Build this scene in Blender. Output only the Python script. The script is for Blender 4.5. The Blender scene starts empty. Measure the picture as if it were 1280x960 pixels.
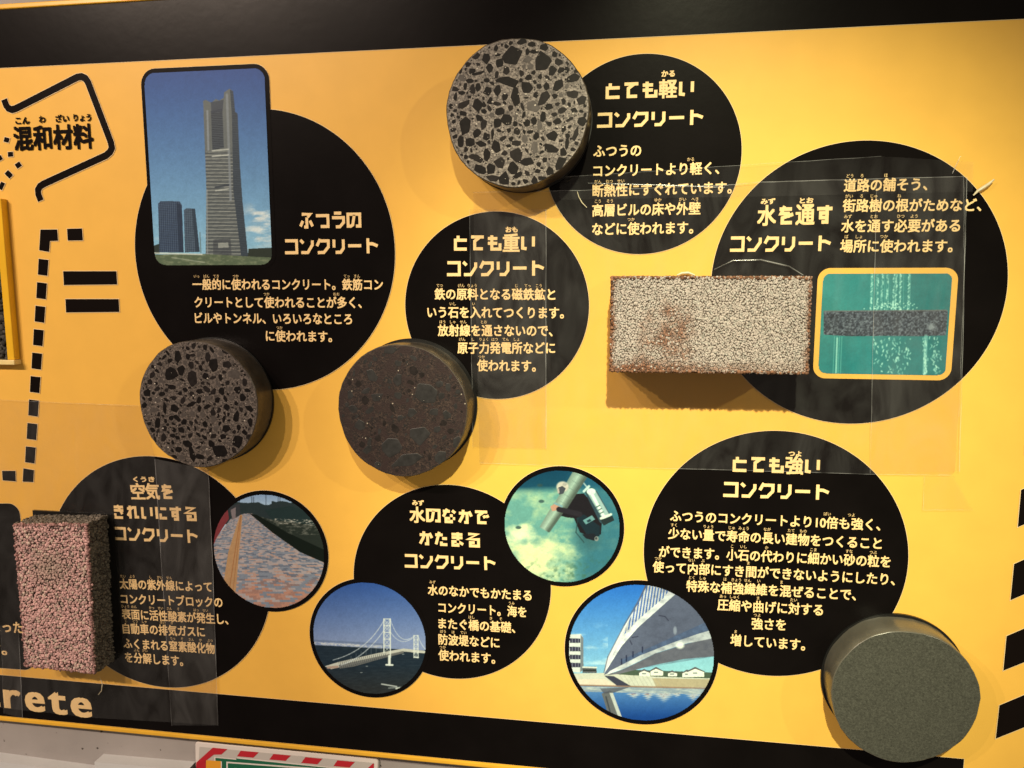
import bpy, bmesh, math, random
import numpy as np
from mathutils import Vector, Matrix

random.seed(7); rng = np.random.default_rng(7)
S = bpy.context.scene
COL = S.collection

# ------------------------------------------------------------------ camera
CAM_D = 0.76
YAW, PITCH, ROLL, FPX = -1.56894399e-01, -1.32066111e-01, -8.01899288e-04, 979.574461
def cam_axes():
    cy, sy = math.cos(YAW), math.sin(YAW); cp, sp = math.cos(PITCH), math.sin(PITCH)
    cr, sr = math.cos(ROLL), math.sin(ROLL)
    f = np.array([sy*cp, cy*cp, sp]); r = np.array([cy, -sy, 0.0]); u = np.cross(r, f)
    return cr*r+sr*u, -sr*r+cr*u, f
RX, UX, FX = cam_axes()
cam = bpy.data.cameras.new('camera'); co = bpy.data.objects.new('camera', cam); COL.objects.link(co)
co.matrix_world = Matrix(((RX[0], UX[0], -FX[0], 0), (RX[1], UX[1], -FX[1], -CAM_D), (RX[2], UX[2], -FX[2], 0), (0, 0, 0, 1)))
cam.sensor_width = 36; cam.lens = FPX/1280*36; cam.clip_start = 0.01; cam.clip_end = 50
S.camera = co

# ------------------------------------------------------------------ world and lamps (indoor exhibition spots)
W = bpy.data.worlds.new('World'); S.world = W; W.use_nodes = True
W.node_tree.nodes['Background'].inputs[0].default_value = (1.0, 0.80, 0.62, 1)
W.node_tree.nodes['Background'].inputs[1].default_value = 0.17
def spot(name, loc, aim, power, col, size=75, blend=0.8, rad=0.014):
    l = bpy.data.lights.new(name, 'SPOT'); l.energy = power; l.color = col
    l.spot_size = math.radians(size); l.spot_blend = blend; l.shadow_soft_size = rad
    o = bpy.data.objects.new(name, l); COL.objects.link(o); o.location = loc
    o.rotation_euler = (Vector(aim)-Vector(loc)).to_track_quat('-Z', 'Y').to_euler(); return o
spot('spot_lamp', (0.10, -1.70, 1.06), (0.10, 0, -0.19), 270, (1.0, 0.94, 0.62), 26, 1.0, .02)
for x_l, w_l in ((-2.15, 125), (-1.65, 160), (-1.15, 75)):
    spot('spot_lamp', (x_l, -2.25, 1.40), (-0.60, 0, -0.12), w_l, (1.0, 0.79, 0.63), 36, 1.0, .024)
spot('spot_lamp', (1.95, -1.60, 1.0), (0.30, 0, -0.25), 50, (1.0, 0.88, 0.60), 50, 1.0, .02)
S.view_settings.view_transform = 'Standard'; S.view_settings.look = 'None'
S.view_settings.exposure = 0; S.view_settings.gamma = 1

# ------------------------------------------------------------------ helpers
def P(x, y, Y=0.0):
    """where the ray through a measured photo point meets the plane y = Y of the board"""
    a = (x-640)/FPX; b = -(y-480)/FPX
    d = FX + a*RX + b*UX; t = (CAM_D+Y)/d[1]
    return (d[0]*t, d[2]*t)
def PX(X, Z, Y=0.0):
    """arrays of board points -> photo coordinates (used to lay out the printed pictures)"""
    q = np.stack([X, np.full_like(X, Y+CAM_D), Z], -1); w = q@FX
    return 640+FPX*(q@RX)/w, 480-FPX*(q@UX)/w
def lin(c):
    c = np.asarray(c, float)/255.0
    return np.where(c <= 0.04045, c/12.92, ((c+0.055)/1.055)**2.4)

def tag(o, label=None, cat=None, group=None, kind=None):
    if label: o['label'] = label
    if cat: o['category'] = cat
    if group: o['group'] = group
    if kind: o['kind'] = kind
    return o
def empty(name, loc=(0, 0, 0)):
    o = bpy.data.objects.new(name, None); o.empty_display_size = 0.02; COL.objects.link(o); o.location = loc; return o
def link(name, me, mats, parent=None):
    o = bpy.data.objects.new(name, me)
    for m in (mats if isinstance(mats, (list, tuple)) else [mats]):
        me.materials.append(m)
    COL.objects.link(o)
    if parent is not None:
        o.parent = parent
        par = parent; off = Vector((0, 0, 0))
        while par is not None:
            off += Vector(par.location); par = par.parent
        o.location = -off            # meshes are written in world coordinates
    return o
def pyd(name, V, F, mats, parent=None, smooth=False):
    me = bpy.data.meshes.new(name); me.from_pydata([tuple(v) for v in V], [], F); me.update()
    if smooth:
        me.polygons.foreach_set('use_smooth', [True]*len(me.polygons))
    return link(name, me, mats, parent)
def poly(name, pts, y, mats, parent=None):
    """flat n-gon printed on the board, pts in board coordinates (x,z)"""
    a = sum(pts[i][0]*pts[(i+1) % len(pts)][1]-pts[(i+1) % len(pts)][0]*pts[i][1] for i in range(len(pts)))
    if a < 0: pts = pts[::-1]
    return pyd(name, [(p[0], y, p[1]) for p in pts], [list(range(len(pts)))], mats, parent)
def circ(cx, cz, r, n=128):
    return [(cx+r*math.cos(2*math.pi*i/n), cz+r*math.sin(2*math.pi*i/n)) for i in range(n)]
def ring(name, cx, cz, r0, r1, y, mat, parent, n=128):
    a = circ(cx, cz, r0, n); b = circ(cx, cz, r1, n)
    V = [(p[0], y, p[1]) for p in a+b]
    F = [[i, (i+1) % n, n+(i+1) % n, n+i][::-1] for i in range(n)]
    F = [f[::-1] for f in F]
    return pyd(name, V, F, mat, parent)
def rounded(q, r, n=8):
    """rounded quad from 4 board points (tl,tr,br,bl)"""
    out = []
    for i in range(4):
        p = Vector(q[i]); a = (Vector(q[i-1])-p).normalized(); b = (Vector(q[(i+1) % 4])-p).normalized()
        c = p+(a+b)*r
        s = p+a*r; e = p+b*r
        for k in range(n+1):
            t = k/n*math.pi/2
            v = c + (s-c)*math.cos(t) + (e-c)*math.sin(t)
            out.append((v.x, v.y))
    return out
def grow(pts, d):
    """push a closed outline outwards by d"""
    n = len(pts); a = sum(pts[i][0]*pts[(i+1) % n][1]-pts[(i+1) % n][0]*pts[i][1] for i in range(n)); sg = 1 if a > 0 else -1
    out = []
    for i in range(n):
        p0, p1, p2 = Vector(pts[i-1]), Vector(pts[i]), Vector(pts[(i+1) % n])
        e1 = (p1-p0); e2 = (p2-p1)
        if e1.length < 1e-9: e1 = e2
        if e2.length < 1e-9: e2 = e1
        n1 = Vector((e1.y, -e1.x)).normalized()*sg; n2 = Vector((e2.y, -e2.x)).normalized()*sg
        m = n1+n2; m = m.normalized() if m.length > 1e-6 else n1
        k = d/max(0.35, m.dot(n1)); v = p1+m*k; out.append((v.x, v.y))
    return out

# ------------------------------------------------------------------ materials
def mat(name, color, rough=0.5, spec=0.5, var=0.0, vscale=60, bump=0.0, bscale=300, attr=None, coat=0.0, metal=0.0, detail=6):
    m = bpy.data.materials.new(name); m.use_nodes = True; nt = m.node_tree; N = nt.nodes; L = nt.links
    b = N['Principled BSDF']; b.inputs['Roughness'].default_value = rough
    b.inputs['Specular IOR Level'].default_value = spec; b.inputs['Coat Weight'].default_value = coat
    b.inputs['Metallic'].default_value = metal
    tc = N.new('ShaderNodeTexCoord')
    c4 = (*color, 1) if color is not None else (0.5, 0.5, 0.5, 1)
    src = None
    if attr:
        a = N.new('ShaderNodeAttribute'); a.attribute_name = attr; src = a.outputs['Color']
    if var > 0:
        n = N.new('ShaderNodeTexNoise'); n.inputs['Scale'].default_value = vscale; n.inputs['Detail'].default_value = detail
        L.new(tc.outputs['Object'], n.inputs['Vector'])
        mr = N.new('ShaderNodeMapRange'); mr.inputs['From Min'].default_value = 0.25; mr.inputs['From Max'].default_value = 0.75
        mr.inputs['To Min'].default_value = 1-var; mr.inputs['To Max'].default_value = 1+var
        L.new(n.outputs['Fac'], mr.inputs['Value'])
        mx = N.new('ShaderNodeMix'); mx.data_type = 'RGBA'; mx.blend_type = 'MULTIPLY'; mx.inputs['Factor'].default_value = 1
        if src is not None: L.new(src, mx.inputs['A'])
        else: mx.inputs['A'].default_value = c4
        cb = N.new('ShaderNodeCombineColor')
        for k in range(3): L.new(mr.outputs[0], cb.inputs[k])
        L.new(cb.outputs[0], mx.inputs['B']); src = mx.outputs['Result']
    if src is not None: L.new(src, b.inputs['Base Color'])
    else: b.inputs['Base Color'].default_value = c4
    if bump > 0:
        n = N.new('ShaderNodeTexNoise'); n.inputs['Scale'].default_value = bscale; n.inputs['Detail'].default_value = 4
        L.new(tc.outputs['Object'], n.inputs['Vector'])
        bp = N.new('ShaderNodeBump'); bp.inputs['Strength'].default_value = 1; bp.inputs['Distance'].default_value = bump
        L.new(n.outputs['Fac'], bp.inputs['Height']); L.new(bp.outputs[0], b.inputs['Normal'])
    return m

ORANGE = (0.83, 0.485, 0.088)
M = {}
M['orange'] = mat('board_orange', ORANGE, 0.40, 0.22, 0.035, 30, 0.00006, 90)
M['black'] = mat('print_black', (0.0045, 0.0036, 0.0036), 0.24, 0.08, 0.25, 20, 0.00005, 90)
M['pale'] = mat('print_edge', (0.86, 0.66, 0.36), 0.45, 0.3)
M['text'] = mat('print_text', (0.90, 0.66, 0.32), 0.45, 0.2)
M['ink'] = mat('print_ink', (0.006, 0.004, 0.0035), 0.26, 0.08)
M['trim'] = mat('yellow_edge_trim', (0.84, 0.47, 0.04), 0.28, 0.5, 0.08, 40)
M['photo'] = mat('photo_print', None, 0.40, 0.15, attr='Col')
M['plate'] = mat('black_backing', (0.008, 0.008, 0.008), 0.3, 0.5)
M['side_dark'] = mat('core_side_dark', (0.060, 0.050, 0.040), 0.34, 0.5, 0.45, 45, 0.0003, 160)
M['side_grey'] = mat('core_side_grey', (0.105, 0.10, 0.082), 0.30, 0.5, 0.2, 45, 0.0001, 200)
M['grain'] = mat('grain', None, 0.8, 0.3, 0.25, 900, attr='Col')
M['pink_body'] = mat('pink_body', (0.10, 0.065, 0.06), 0.9, 0.2)
M['brick_body'] = mat('brick_body', (0.11, 0.085, 0.072), 0.9, 0.2)
M['core_dark'] = mat('block_core', (0.03, 0.022, 0.018), 0.9, 0.2)

def cut_face(name, base, dark, fine, speck=0.0, rough=0.5, scale=900, red=None):
    """sawn concrete: mortar with sand grains of several sizes and pale specks"""
    m = bpy.data.materials.new(name); m.use_nodes = True; nt = m.node_tree; N = nt.nodes; L = nt.links
    b = N['Principled BSDF']; b.inputs['Roughness'].default_value = rough; b.inputs['Specular IOR Level'].default_value = 0.4
    tc = N.new('ShaderNodeTexCoord')
    v = N.new('ShaderNodeTexVoronoi'); v.inputs['Scale'].default_value = scale; L.new(tc.outputs['Object'], v.inputs['Vector'])
    sep = N.new('ShaderNodeSeparateColor'); L.new(v.outputs['Color'], sep.inputs[0])
    r1 = N.new('ShaderNodeValToRGB'); r1.color_ramp.interpolation = 'LINEAR'
    r1.color_ramp.elements[0].position = 0.0; r1.color_ramp.elements[0].color = (*dark, 1)
    r1.color_ramp.elements[1].position = 1.0; r1.color_ramp.elements[1].color = (*fine, 1)
    e = r1.color_ramp.elements.new(0.45); e.color = (*base, 1)
    L.new(sep.outputs[0], r1.inputs[0])
    n = N.new('ShaderNodeTexNoise'); n.inputs['Scale'].default_value = scale*0.35; n.inputs['Detail'].default_value = 5; L.new(tc.outputs['Object'], n.inputs['Vector'])
    mx = N.new('ShaderNodeMix'); mx.data_type = 'RGBA'; mx.blend_type = 'OVERLAY'; mx.inputs['Factor'].default_value = 0.7
    L.new(r1.outputs[0], mx.inputs['A']); L.new(n.outputs['Fac'], mx.inputs['B'])
    out = mx.outputs['Result']
    if red is not None:
        n2 = N.new('ShaderNodeTexNoise'); n2.inputs['Scale'].default_value = 110; n2.inputs['Detail'].default_value = 4; L.new(tc.outputs['Object'], n2.inputs['Vector'])
        rr = N.new('ShaderNodeMapRange'); rr.inputs['From Min'].default_value = 0.45; rr.inputs['From Max'].default_value = 0.62; L.new(n2.outputs['Fac'], rr.inputs['Value'])
        m2 = N.new('ShaderNodeMix'); m2.data_type = 'RGBA'; L.new(rr.outputs[0], m2.inputs['Factor']); L.new(out, m2.inputs['A']); m2.inputs['B'].default_value = (*red, 1)
        out = m2.outputs['Result']
    if speck > 0:
        v2 = N.new('ShaderNodeTexVoronoi'); v2.inputs['Scale'].default_value = scale*0.8; L.new(tc.outputs['Object'], v2.inputs['Vector'])
        s2 = N.new('ShaderNodeSeparateColor'); L.new(v2.outputs['Color'], s2.inputs[0])
        g = N.new('ShaderNodeMath'); g.operation = 'GREATER_THAN'; g.inputs[1].default_value = 1-speck; L.new(s2.outputs[1], g.inputs[0])
        l2 = N.new('ShaderNodeMath'); l2.operation = 'LESS_THAN'; l2.inputs[1].default_value = 0.42; L.new(v2.outputs['Distance'], l2.inputs[0])
        a2 = N.new('ShaderNodeMath'); a2.operation = 'MULTIPLY'; L.new(g.outputs[0], a2.inputs[0]); L.new(l2.outputs[0], a2.inputs[1])
        m3 = N.new('ShaderNodeMix'); m3.data_type = 'RGBA'; L.new(a2.outputs[0], m3.inputs['Factor']); L.new(out, m3.inputs['A']); m3.inputs['B'].default_value = (0.42, 0.38, 0.31, 1)
        out = m3.outputs['Result']
    L.new(out, b.inputs['Base Color'])
    bp = N.new('ShaderNodeBump'); bp.inputs['Strength'].default_value = 0.6; bp.inputs['Distance'].default_value = 0.00015
    L.new(v.outputs['Distance'], bp.inputs['Height']); L.new(bp.outputs[0], b.inputs['Normal'])
    return m
M['cut_light'] = cut_face('cut_light', (0.140, 0.122, 0.11), (0.070, 0.060, 0.053), (0.28, 0.25, 0.22), 0.10, scale=850)
M['cut_mid'] = cut_face('cut_mid', (0.076, 0.064, 0.056), (0.032, 0.027, 0.024), (0.155, 0.13, 0.115), 0.035, scale=800)
M['cut_heavy'] = cut_face('cut_heavy', (0.020, 0.013, 0.012), (0.007, 0.005, 0.006), (0.050, 0.032, 0.026), 0.002, scale=850, red=(0.022, 0.012, 0.012))
M['cut_fine'] = cut_face('cut_fine', (0.060, 0.063, 0.052), (0.047, 0.050, 0.041), (0.076, 0.080, 0.067), 0.0, scale=1700, rough=0.45)
M['stone_black'] = mat('stone_black', (0.0065, 0.0055, 0.0055), 0.42, 0.15, 0.5, 260)
M['stone_dark'] = mat('stone_dark', (0.013, 0.011, 0.011), 0.42, 0.15, 0.4, 260)
M['stone_grey'] = mat('stone_grey', (0.060, 0.052, 0.048), 0.45, 0.4, 0.3, 260)
M['stone_slate'] = mat('stone_slate', (0.019, 0.019, 0.020), 0.45, 0.4, 0.45, 200)
M['stone_heavy'] = mat('stone_heavy', (0.014, 0.011, 0.011), 0.5, 0.2, 0.5, 200)
M['stone_white'] = mat('stone_white', (0.50, 0.46, 0.40), 0.4, 0.5, 0.1, 260)

def film_mat(name, haze=0.035, gloss=0.06, rough=0.12, bump=0.0006, bscale=28, tint=(0.96, 0.95, 0.95)):
    m = bpy.data.materials.new(name); m.use_nodes = True; nt = m.node_tree; N = nt.nodes; L = nt.links
    N.remove(N['Principled BSDF']); out = N['Material Output']
    tr = N.new('ShaderNodeBsdfTransparent'); tr.inputs[0].default_value = (*tint, 1)
    df = N.new('ShaderNodeBsdfDiffuse'); df.inputs[0].default_value = (0.75, 0.78, 0.80, 1)
    gl = N.new('ShaderNodeBsdfGlossy'); gl.inputs['Roughness'].default_value = rough; gl.inputs[0].default_value = (1, 1, 1, 1)
    tc = N.new('ShaderNodeTexCoord'); mp = N.new('ShaderNodeMapping'); mp.inputs['Scale'].default_value = (1.6, 1, 0.7)
    n = N.new('ShaderNodeTexNoise'); n.inputs['Scale'].default_value = bscale; n.inputs['Detail'].default_value = 3; n.inputs['Distortion'].default_value = 1.5
    L.new(tc.outputs['Object'], mp.inputs[0]); L.new(mp.outputs[0], n.inputs['Vector'])
    bp = N.new('ShaderNodeBump'); bp.inputs['Distance'].default_value = bump; bp.inputs['Strength'].default_value = 1
    L.new(n.outputs['Fac'], bp.inputs['Height']); L.new(bp.outputs[0], gl.inputs['Normal'])
    n2 = N.new('ShaderNodeTexNoise'); n2.inputs['Scale'].default_value = 16; n2.inputs['Detail'].default_value = 6; n2.inputs['Distortion'].default_value = 2.6
    L.new(mp.outputs[0], n2.inputs['Vector'])
    mr = N.new('ShaderNodeMapRange'); mr.inputs['From Min'].default_value = 0.3; mr.inputs['From Max'].default_value = 0.75
    mr.inputs['To Min'].default_value = haze*0.2; mr.inputs['To Max'].default_value = haze*3.2; L.new(n2.outputs['Fac'], mr.inputs['Value'])  # uneven pale haze paints wavy reflection streaks into the sheet
    m1 = N.new('ShaderNodeMixShader'); L.new(mr.outputs[0], m1.inputs[0]); L.new(tr.outputs[0], m1.inputs[1]); L.new(df.outputs[0], m1.inputs[2])
    m2 = N.new('ShaderNodeMixShader'); m2.inputs[0].default_value = gloss; L.new(m1.outputs[0], m2.inputs[1]); L.new(gl.outputs[0], m2.inputs[2])
    L.new(m2.outputs[0], out.inputs[0]); return m
M['film'] = film_mat('clear_film', 0.010, 0.045)
M['film_glint'] = film_mat('clear_film_glint', 0.12, 0.10, 0.2)  # extra haze paints the bright glint along film edges and creases
M['film_thin'] = film_mat('clear_film_thin', 0.006, 0.03, tint=(.985, .98, .98))
M['film_dull'] = film_mat('clear_film_dull', 0.0095, 0.045, 0.22)

# ------------------------------------------------------------------ wall
def wall_material():
    m = mat('concrete_wall', (0.34, 0.32, 0.315), 0.8, 0.25, 0.12, 14, 0.0004, 60)
    nt = m.node_tree; N = nt.nodes; L = nt.links; b = N['Principled BSDF']
    src = b.inputs['Base Color'].links[0].from_socket
    tc = N.new('ShaderNodeTexCoord'); v = N.new('ShaderNodeTexNoise'); v.inputs['Scale'].default_value = 130; v.inputs['Detail'].default_value = 3
    L.new(tc.outputs['Object'], v.inputs['Vector'])
    r = N.new('ShaderNodeMapRange'); r.inputs['From Min'].default_value = 0.70; r.inputs['From Max'].default_value = 0.74; L.new(v.outputs['Fac'], r.inputs['Value'])
    mx = N.new('ShaderNodeMix'); mx.data_type = 'RGBA'; L.new(r.outputs[0], mx.inputs['Factor']); L.new(src, mx.inputs['A']); mx.inputs['B'].default_value = (0.06, 0.05, 0.045, 1)
    L.new(mx.outputs['Result'], b.inputs['Base Color']); return m
M['wall'] = wall_material()
def box(name, x0, x1, y0, y1, z0, z1, m, parent=None, bev=0.0):
    bm = bmesh.new(); bmesh.ops.create_cube(bm, size=1)
    for v in bm.verts:
        v.co = Vector(((x0+x1)/2+v.co.x*(x1-x0), (y0+y1)/2+v.co.y*(y1-y0), (z0+z1)/2+v.co.z*(z1-z0)))
    if bev > 0: bmesh.ops.bevel(bm, geom=bm.edges[:], offset=bev, segments=2, profile=0.5, affect='EDGES')
    me = bpy.data.meshes.new(name); bm.to_mesh(me); bm.free(); return link(name, me, m, parent)
WY = 0.014      # the wall lies this far behind the board's face
tag(box('wall', -1.6, 1.2, WY, WY+0.1, -1.2, 1.2, M['wall']), 'grey pitted concrete wall behind the yellow board', 'wall', kind='structure')

# ------------------------------------------------------------------ board
board = tag(empty('display_board', (-0.15, 0, -0.12)), 'orange yellow museum board with black discs about kinds of concrete', 'display board')
BX0, BX1 = -0.86, 0.52
zt = P(0, 13)[1]*0.5+P(245, -3)[1]*0.5 ; zb = P(200, 914)[1]*0.5+P(500, 942.5)[1]*0.5
TRIM = 0.0052
box('panel', BX0, BX1, 0.0, 0.012, zb-TRIM*0.2, zt+TRIM*0.2, M['orange'], board)
box('edge_trim', BX0, BX1, -0.0022, 0.0125, zt, zt+TRIM, M['trim'], board, 0.0012)
box('edge_trim', BX0, BX1, -0.0022, 0.0125, zb-TRIM, zb, M['trim'], board, 0.0012)

Y1, Y2, Y3, Y4, Y5 = -0.0003, -0.0006, -0.0009, -0.0012, -0.0015
def zline(pts): return sum(P(*p)[1] for p in pts)/len(pts)
zA = zline([(0, 85.5), (480, 61), (800, 45), (1280, 26)]); zB = zline([(0, 842), (200, 862.5), (500, 886), (1000, 932)])
def rect(x0, x1, z0, z1): return [(x0, z0), (x1, z0), (x1, z1), (x0, z1)]
def printed(name, pts, y, m, parent, edge=0.00045, ey=None):
    o = poly(name, pts, y, m, parent)
    if edge: 
        e = grow(pts, edge); n = len(pts)
        ye = y+0.0001 if ey is None else ey
        V = [(p[0], ye, p[1]) for p in pts]+[(p[0], ye, p[1]) for p in e]
        F = [[i, (i+1) % n, n+(i+1) % n, n+i] for i in range(n)]
        me = bpy.data.meshes.new('pale_outline'); me.from_pydata(V, [], F)
        link('pale_outline', me, M['pale'], o)
    return o
band1 = printed('black_band', rect(BX0, BX1, zA, zt-0.0002), Y1, M['black'], board)
band2 = printed('black_band', rect(BX0, P(1205, 948)[0], zb+0.0002, zB), Y1, M['black'], board)

# ------------------------------------------------------------------ lettering
def text_mesh(s, offset=0.018, res=3):
    c = bpy.data.curves.new('t', 'FONT'); c.body = s; c.size = 1; c.offset = offset; c.resolution_u = res; c.fill_mode = 'FRONT'; c.dimensions = '2D'
    o = bpy.data.objects.new('t', c); COL.objects.link(o); bpy.context.view_layer.update()
    me = bpy.data.meshes.new_from_object(o.evaluated_get(bpy.context.evaluated_depsgraph_get()))
    V = np.empty(len(me.vertices)*3); me.vertices.foreach_get('co', V); V = V.reshape(-1, 3)
    F = [list(p.vertices) for p in me.polygons]
    bpy.data.objects.remove(o); bpy.data.curves.remove(c); bpy.data.meshes.remove(me)
    return V[:, :2].copy(), F
def frame(pL, pR, h):
    a = np.array(P(*pL)); b = np.array(P(*pR)); d = b-a
    mid = ((pL[0]+pR[0])/2, (pL[1]+pR[1])/2)
    hh = np.linalg.norm(np.array(P(mid[0], mid[1]-h))-np.array(P(*mid)))
    u = np.array([-d[1], d[0]])/np.linalg.norm(d)
    return a, d, u*hh
class Print:
    def __init__(s): s.V = []; s.F = []; s.y = 0
    def add(s, XZ, F, y):
        n = len(s.V); s.V += [(p[0], y, p[1]) for p in XZ]; s.F += [[i+n for i in f] for f in F]
    def build(s, name, m, parent):
        # every face looks towards the viewer
        return pyd(name, s.V, s.F, m, parent) if s.V else None
BOLD = 0.022
def noto(pr, s, pL, pR, h, y, offset=0.018, furi=None, fpr=None, bottom=-0.07):
    V, F = text_mesh(s, 0); x0, x1 = V[:, 0].min(), V[:, 0].max()
    a, d, u = frame(pL, pR, h)
    em = 0.90
    T = lambda X, Yv: a + np.outer((X-x0)/(x1-x0), d) + np.outer((Yv-bottom)/em, u)
    o_ = offset*1.25
    for k, (ox, oz) in enumerate(((-o_, -o_), (o_, -o_), (o_, o_), (-o_, o_), (0, 0))): pr.add(T(V[:, 0]+ox, V[:, 1]+oz), F, y-0.00002*k)
    if furi:
        n = len(s); adv = (x1-x0)/max(1, n-0.1) if not any(ord(c) < 128 for c in s) else None
        for k, r in furi.items():
            xc = (k+0.5) if adv is None or True else 0
            # advance width of full-width characters is one em; digits are narrower
            xc = sum(0.56 if ord(c) < 128 else 1.0 for c in s[:k])+0.5
            tot = sum(0.56 if ord(c) < 128 else 1.0 for c in s)
            xc = xc/tot*(x1-x0+0.10)+x0-0.05
            fv, ff = text_mesh(r, 0, 2); fs = 0.31; w = fv[:, 0].max()-fv[:, 0].min()
            fx = (fv[:, 0]-fv[:, 0].min()-w/2)*fs+xc; fy = (fv[:, 1])*fs+0.95
            fpr.add(T(fx, fy), ff, y)
def reading(fpr, s, pL, pR, h, y, offset=0.02):
    noto(fpr, s, pL, pR, h, y, offset)

GL = {
 'コ': [[(1, 8.5), (9, 8.5), (9, 1), (.6, 1)]],
 'ン': [[(.6, 8.9), (2.8, 6.9)], [(9, 8.6), (9, 5.8), (5.6, 1), (1, 1)]],
 'ク': [[(3.4, 9.4), (1, 5)], [(2.9, 8.2), (9, 8.2), (9, 4.5), (5.8, 1), (1.5, .9)]],
 'リ': [[(1.8, 9), (1.8, 4)], [(8.3, 9), (8.3, 3.5), (6.3, 1), (2.8, 1)]],
 'ー': [[(.5, 5), (9.5, 5)]],
 'ト': [[(3, 9.5), (3, .2)], [(3, 6.1), (6.2, 6.1), (9.6, 4.7)]],
 'ふ': [[(2, 9), (8, 9), (6, 7.2)], [(5.4, 7), (5.4, 1), (3.4, 1)], [(2.6, 4.9), (.8, 1.4)], [(7.6, 5), (9.4, 1.4)]],
 'つ': [[(.8, 8), (9.2, 8), (9.2, 1.2), (4, 1.2)]],
 'う': [[(2.5, 9.4), (7.5, 9.4)], [(1, 6.6), (9, 6.6), (9, 3.6), (6.3, .9), (3.5, .9)]],
 'の': [[(5.4, 8.2), (4.2, 2), (2.8, 1.2), (1, 1.2), (1, 8.6), (9.2, 8.6), (9.2, 1.2), (6.4, 1.2)]],
 'と': [[(3.2, 9.4), (3.2, 7.2)], [(9, 6.6), (1.4, 6.6), (1.4, 1), (9, 1)]],
 'て': [[(.8, 8.6), (9.2, 8.6)], [(6.5, 8.4), (3.2, 6), (3.2, 1.2), (8.6, 1.2)]],
 'で': [[(.8, 8.6), (9.2, 8.6)], [(6.5, 8.4), (3.2, 6), (3.2, 1.2), (8.6, 1.2)], [(6.8, 6.2), (7.6, 4.4)], [(8.9, 6.6), (9.7, 4.8)]],
 'も': [[(3.4, 9.6), (3.4, 1), (8.8, 1), (8.8, 4.6)], [(.8, 7.6), (7, 7.6)], [(.8, 4.6), (7, 4.6)]],
 'い': [[(1.4, 8.8), (1.4, 1.6), (4, 1.2)], [(8.4, 8.8), (8.4, 2.6)]],
 'を': [[(1.2, 8.2), (8.4, 8.2)], [(4.2, 9.8), (2.2, 5.8), (6.2, 5.8), (6.2, 3.4)], [(9.2, 5.4), (3, 3.4), (3, .8), (8.6, .8)]],
 'す': [[(.6, 8), (9.4, 8)], [(6.4, 9.8), (6.4, .8), (3.4, .8)], [(6.2, 5.7), (2.8, 5.7), (2.8, 3.2), (6.2, 3.2)]],
 'き': [[(1.2, 8.4), (8.6, 8.4)], [(1.2, 6), (8.6, 6)], [(4, 9.8), (7.6, 3.4)], [(2, 3.9), (2, .9), (8, .9)]],
 'れ': [[(2.8, 9.6), (2.8, .4)], [(.6, 7.6), (2.6, 7.6)], [(2.6, 5.2), (.7, 2.4)], [(2.9, 6.8), (5, 8.4), (7, 8.4), (7, 1.6), (9.6, 1.6)]],
 'に': [[(1.4, 9.2), (1.4, .8)], [(4.4, 8), (9, 8)], [(4.4, 4.6), (4.4, 1.4), (9.2, 1.4)]],
 'る': [[(1.8, 9), (8.2, 9), (1.6, 5.5), (8.9, 5.5), (8.9, .9), (3.2, .9), (3.2, 3.2), (6.2, 3.2)]],
 'な': [[(.8, 8.2), (5.6, 8.2)], [(3.8, 9.8), (1, 4.4)], [(7.2, 8.8), (9.3, 7.2)], [(6.6, 6.2), (6.6, 1), (2.8, 1), (2.8, 3.3), (9.2, 3.3)]],
 'か': [[(.8, 7.2), (6.4, 7.2), (6.4, 1), (4.4, 1)], [(3.8, 9.6), (3.4, 5.4), (1, 1)], [(7.8, 8.6), (9.4, 5.2)]],
 'た': [[(.8, 7.6), (6, 7.6)], [(3.6, 9.6), (1.2, 1)], [(5.6, 5.2), (9, 5.2)], [(5, 3), (5, 1), (9.2, 1)]],
 'ま': [[(1.2, 8.4), (8.8, 8.4)], [(1.2, 6.2), (8.8, 6.2)], [(5.6, 9.8), (5.6, .9), (2, .9), (2, 3.4), (6, 3.4), (9.2, 1.6)]],
}
def ribbon(pts, w):
    n = len(pts); P2 = [Vector(p) for p in pts]; L_, R_ = [], []
    for i in range(n):
        if i == 0: t = (P2[1]-P2[0]).normalized(); nn = Vector((-t.y, t.x)); k = 1
        elif i == n-1: t = (P2[-1]-P2[-2]).normalized(); nn = Vector((-t.y, t.x)); k = 1
        else:
            t1 = (P2[i]-P2[i-1]).normalized(); t2 = (P2[i+1]-P2[i]).normalized()
            n1 = Vector((-t1.y, t1.x)); n2 = Vector((-t2.y, t2.x)); m = (n1+n2)
            nn = m.normalized() if m.length > 1e-3 else n1; k = 1/max(0.5, nn.dot(n1))
        L_.append(P2[i]+nn*w/2*k); R_.append(P2[i]-nn*w/2*k)
    V = [(v.x, v.y) for v in L_+R_]; F = [[i, n+i, n+i+1, i+1] for i in range(n-1)]
    return V, F
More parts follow.
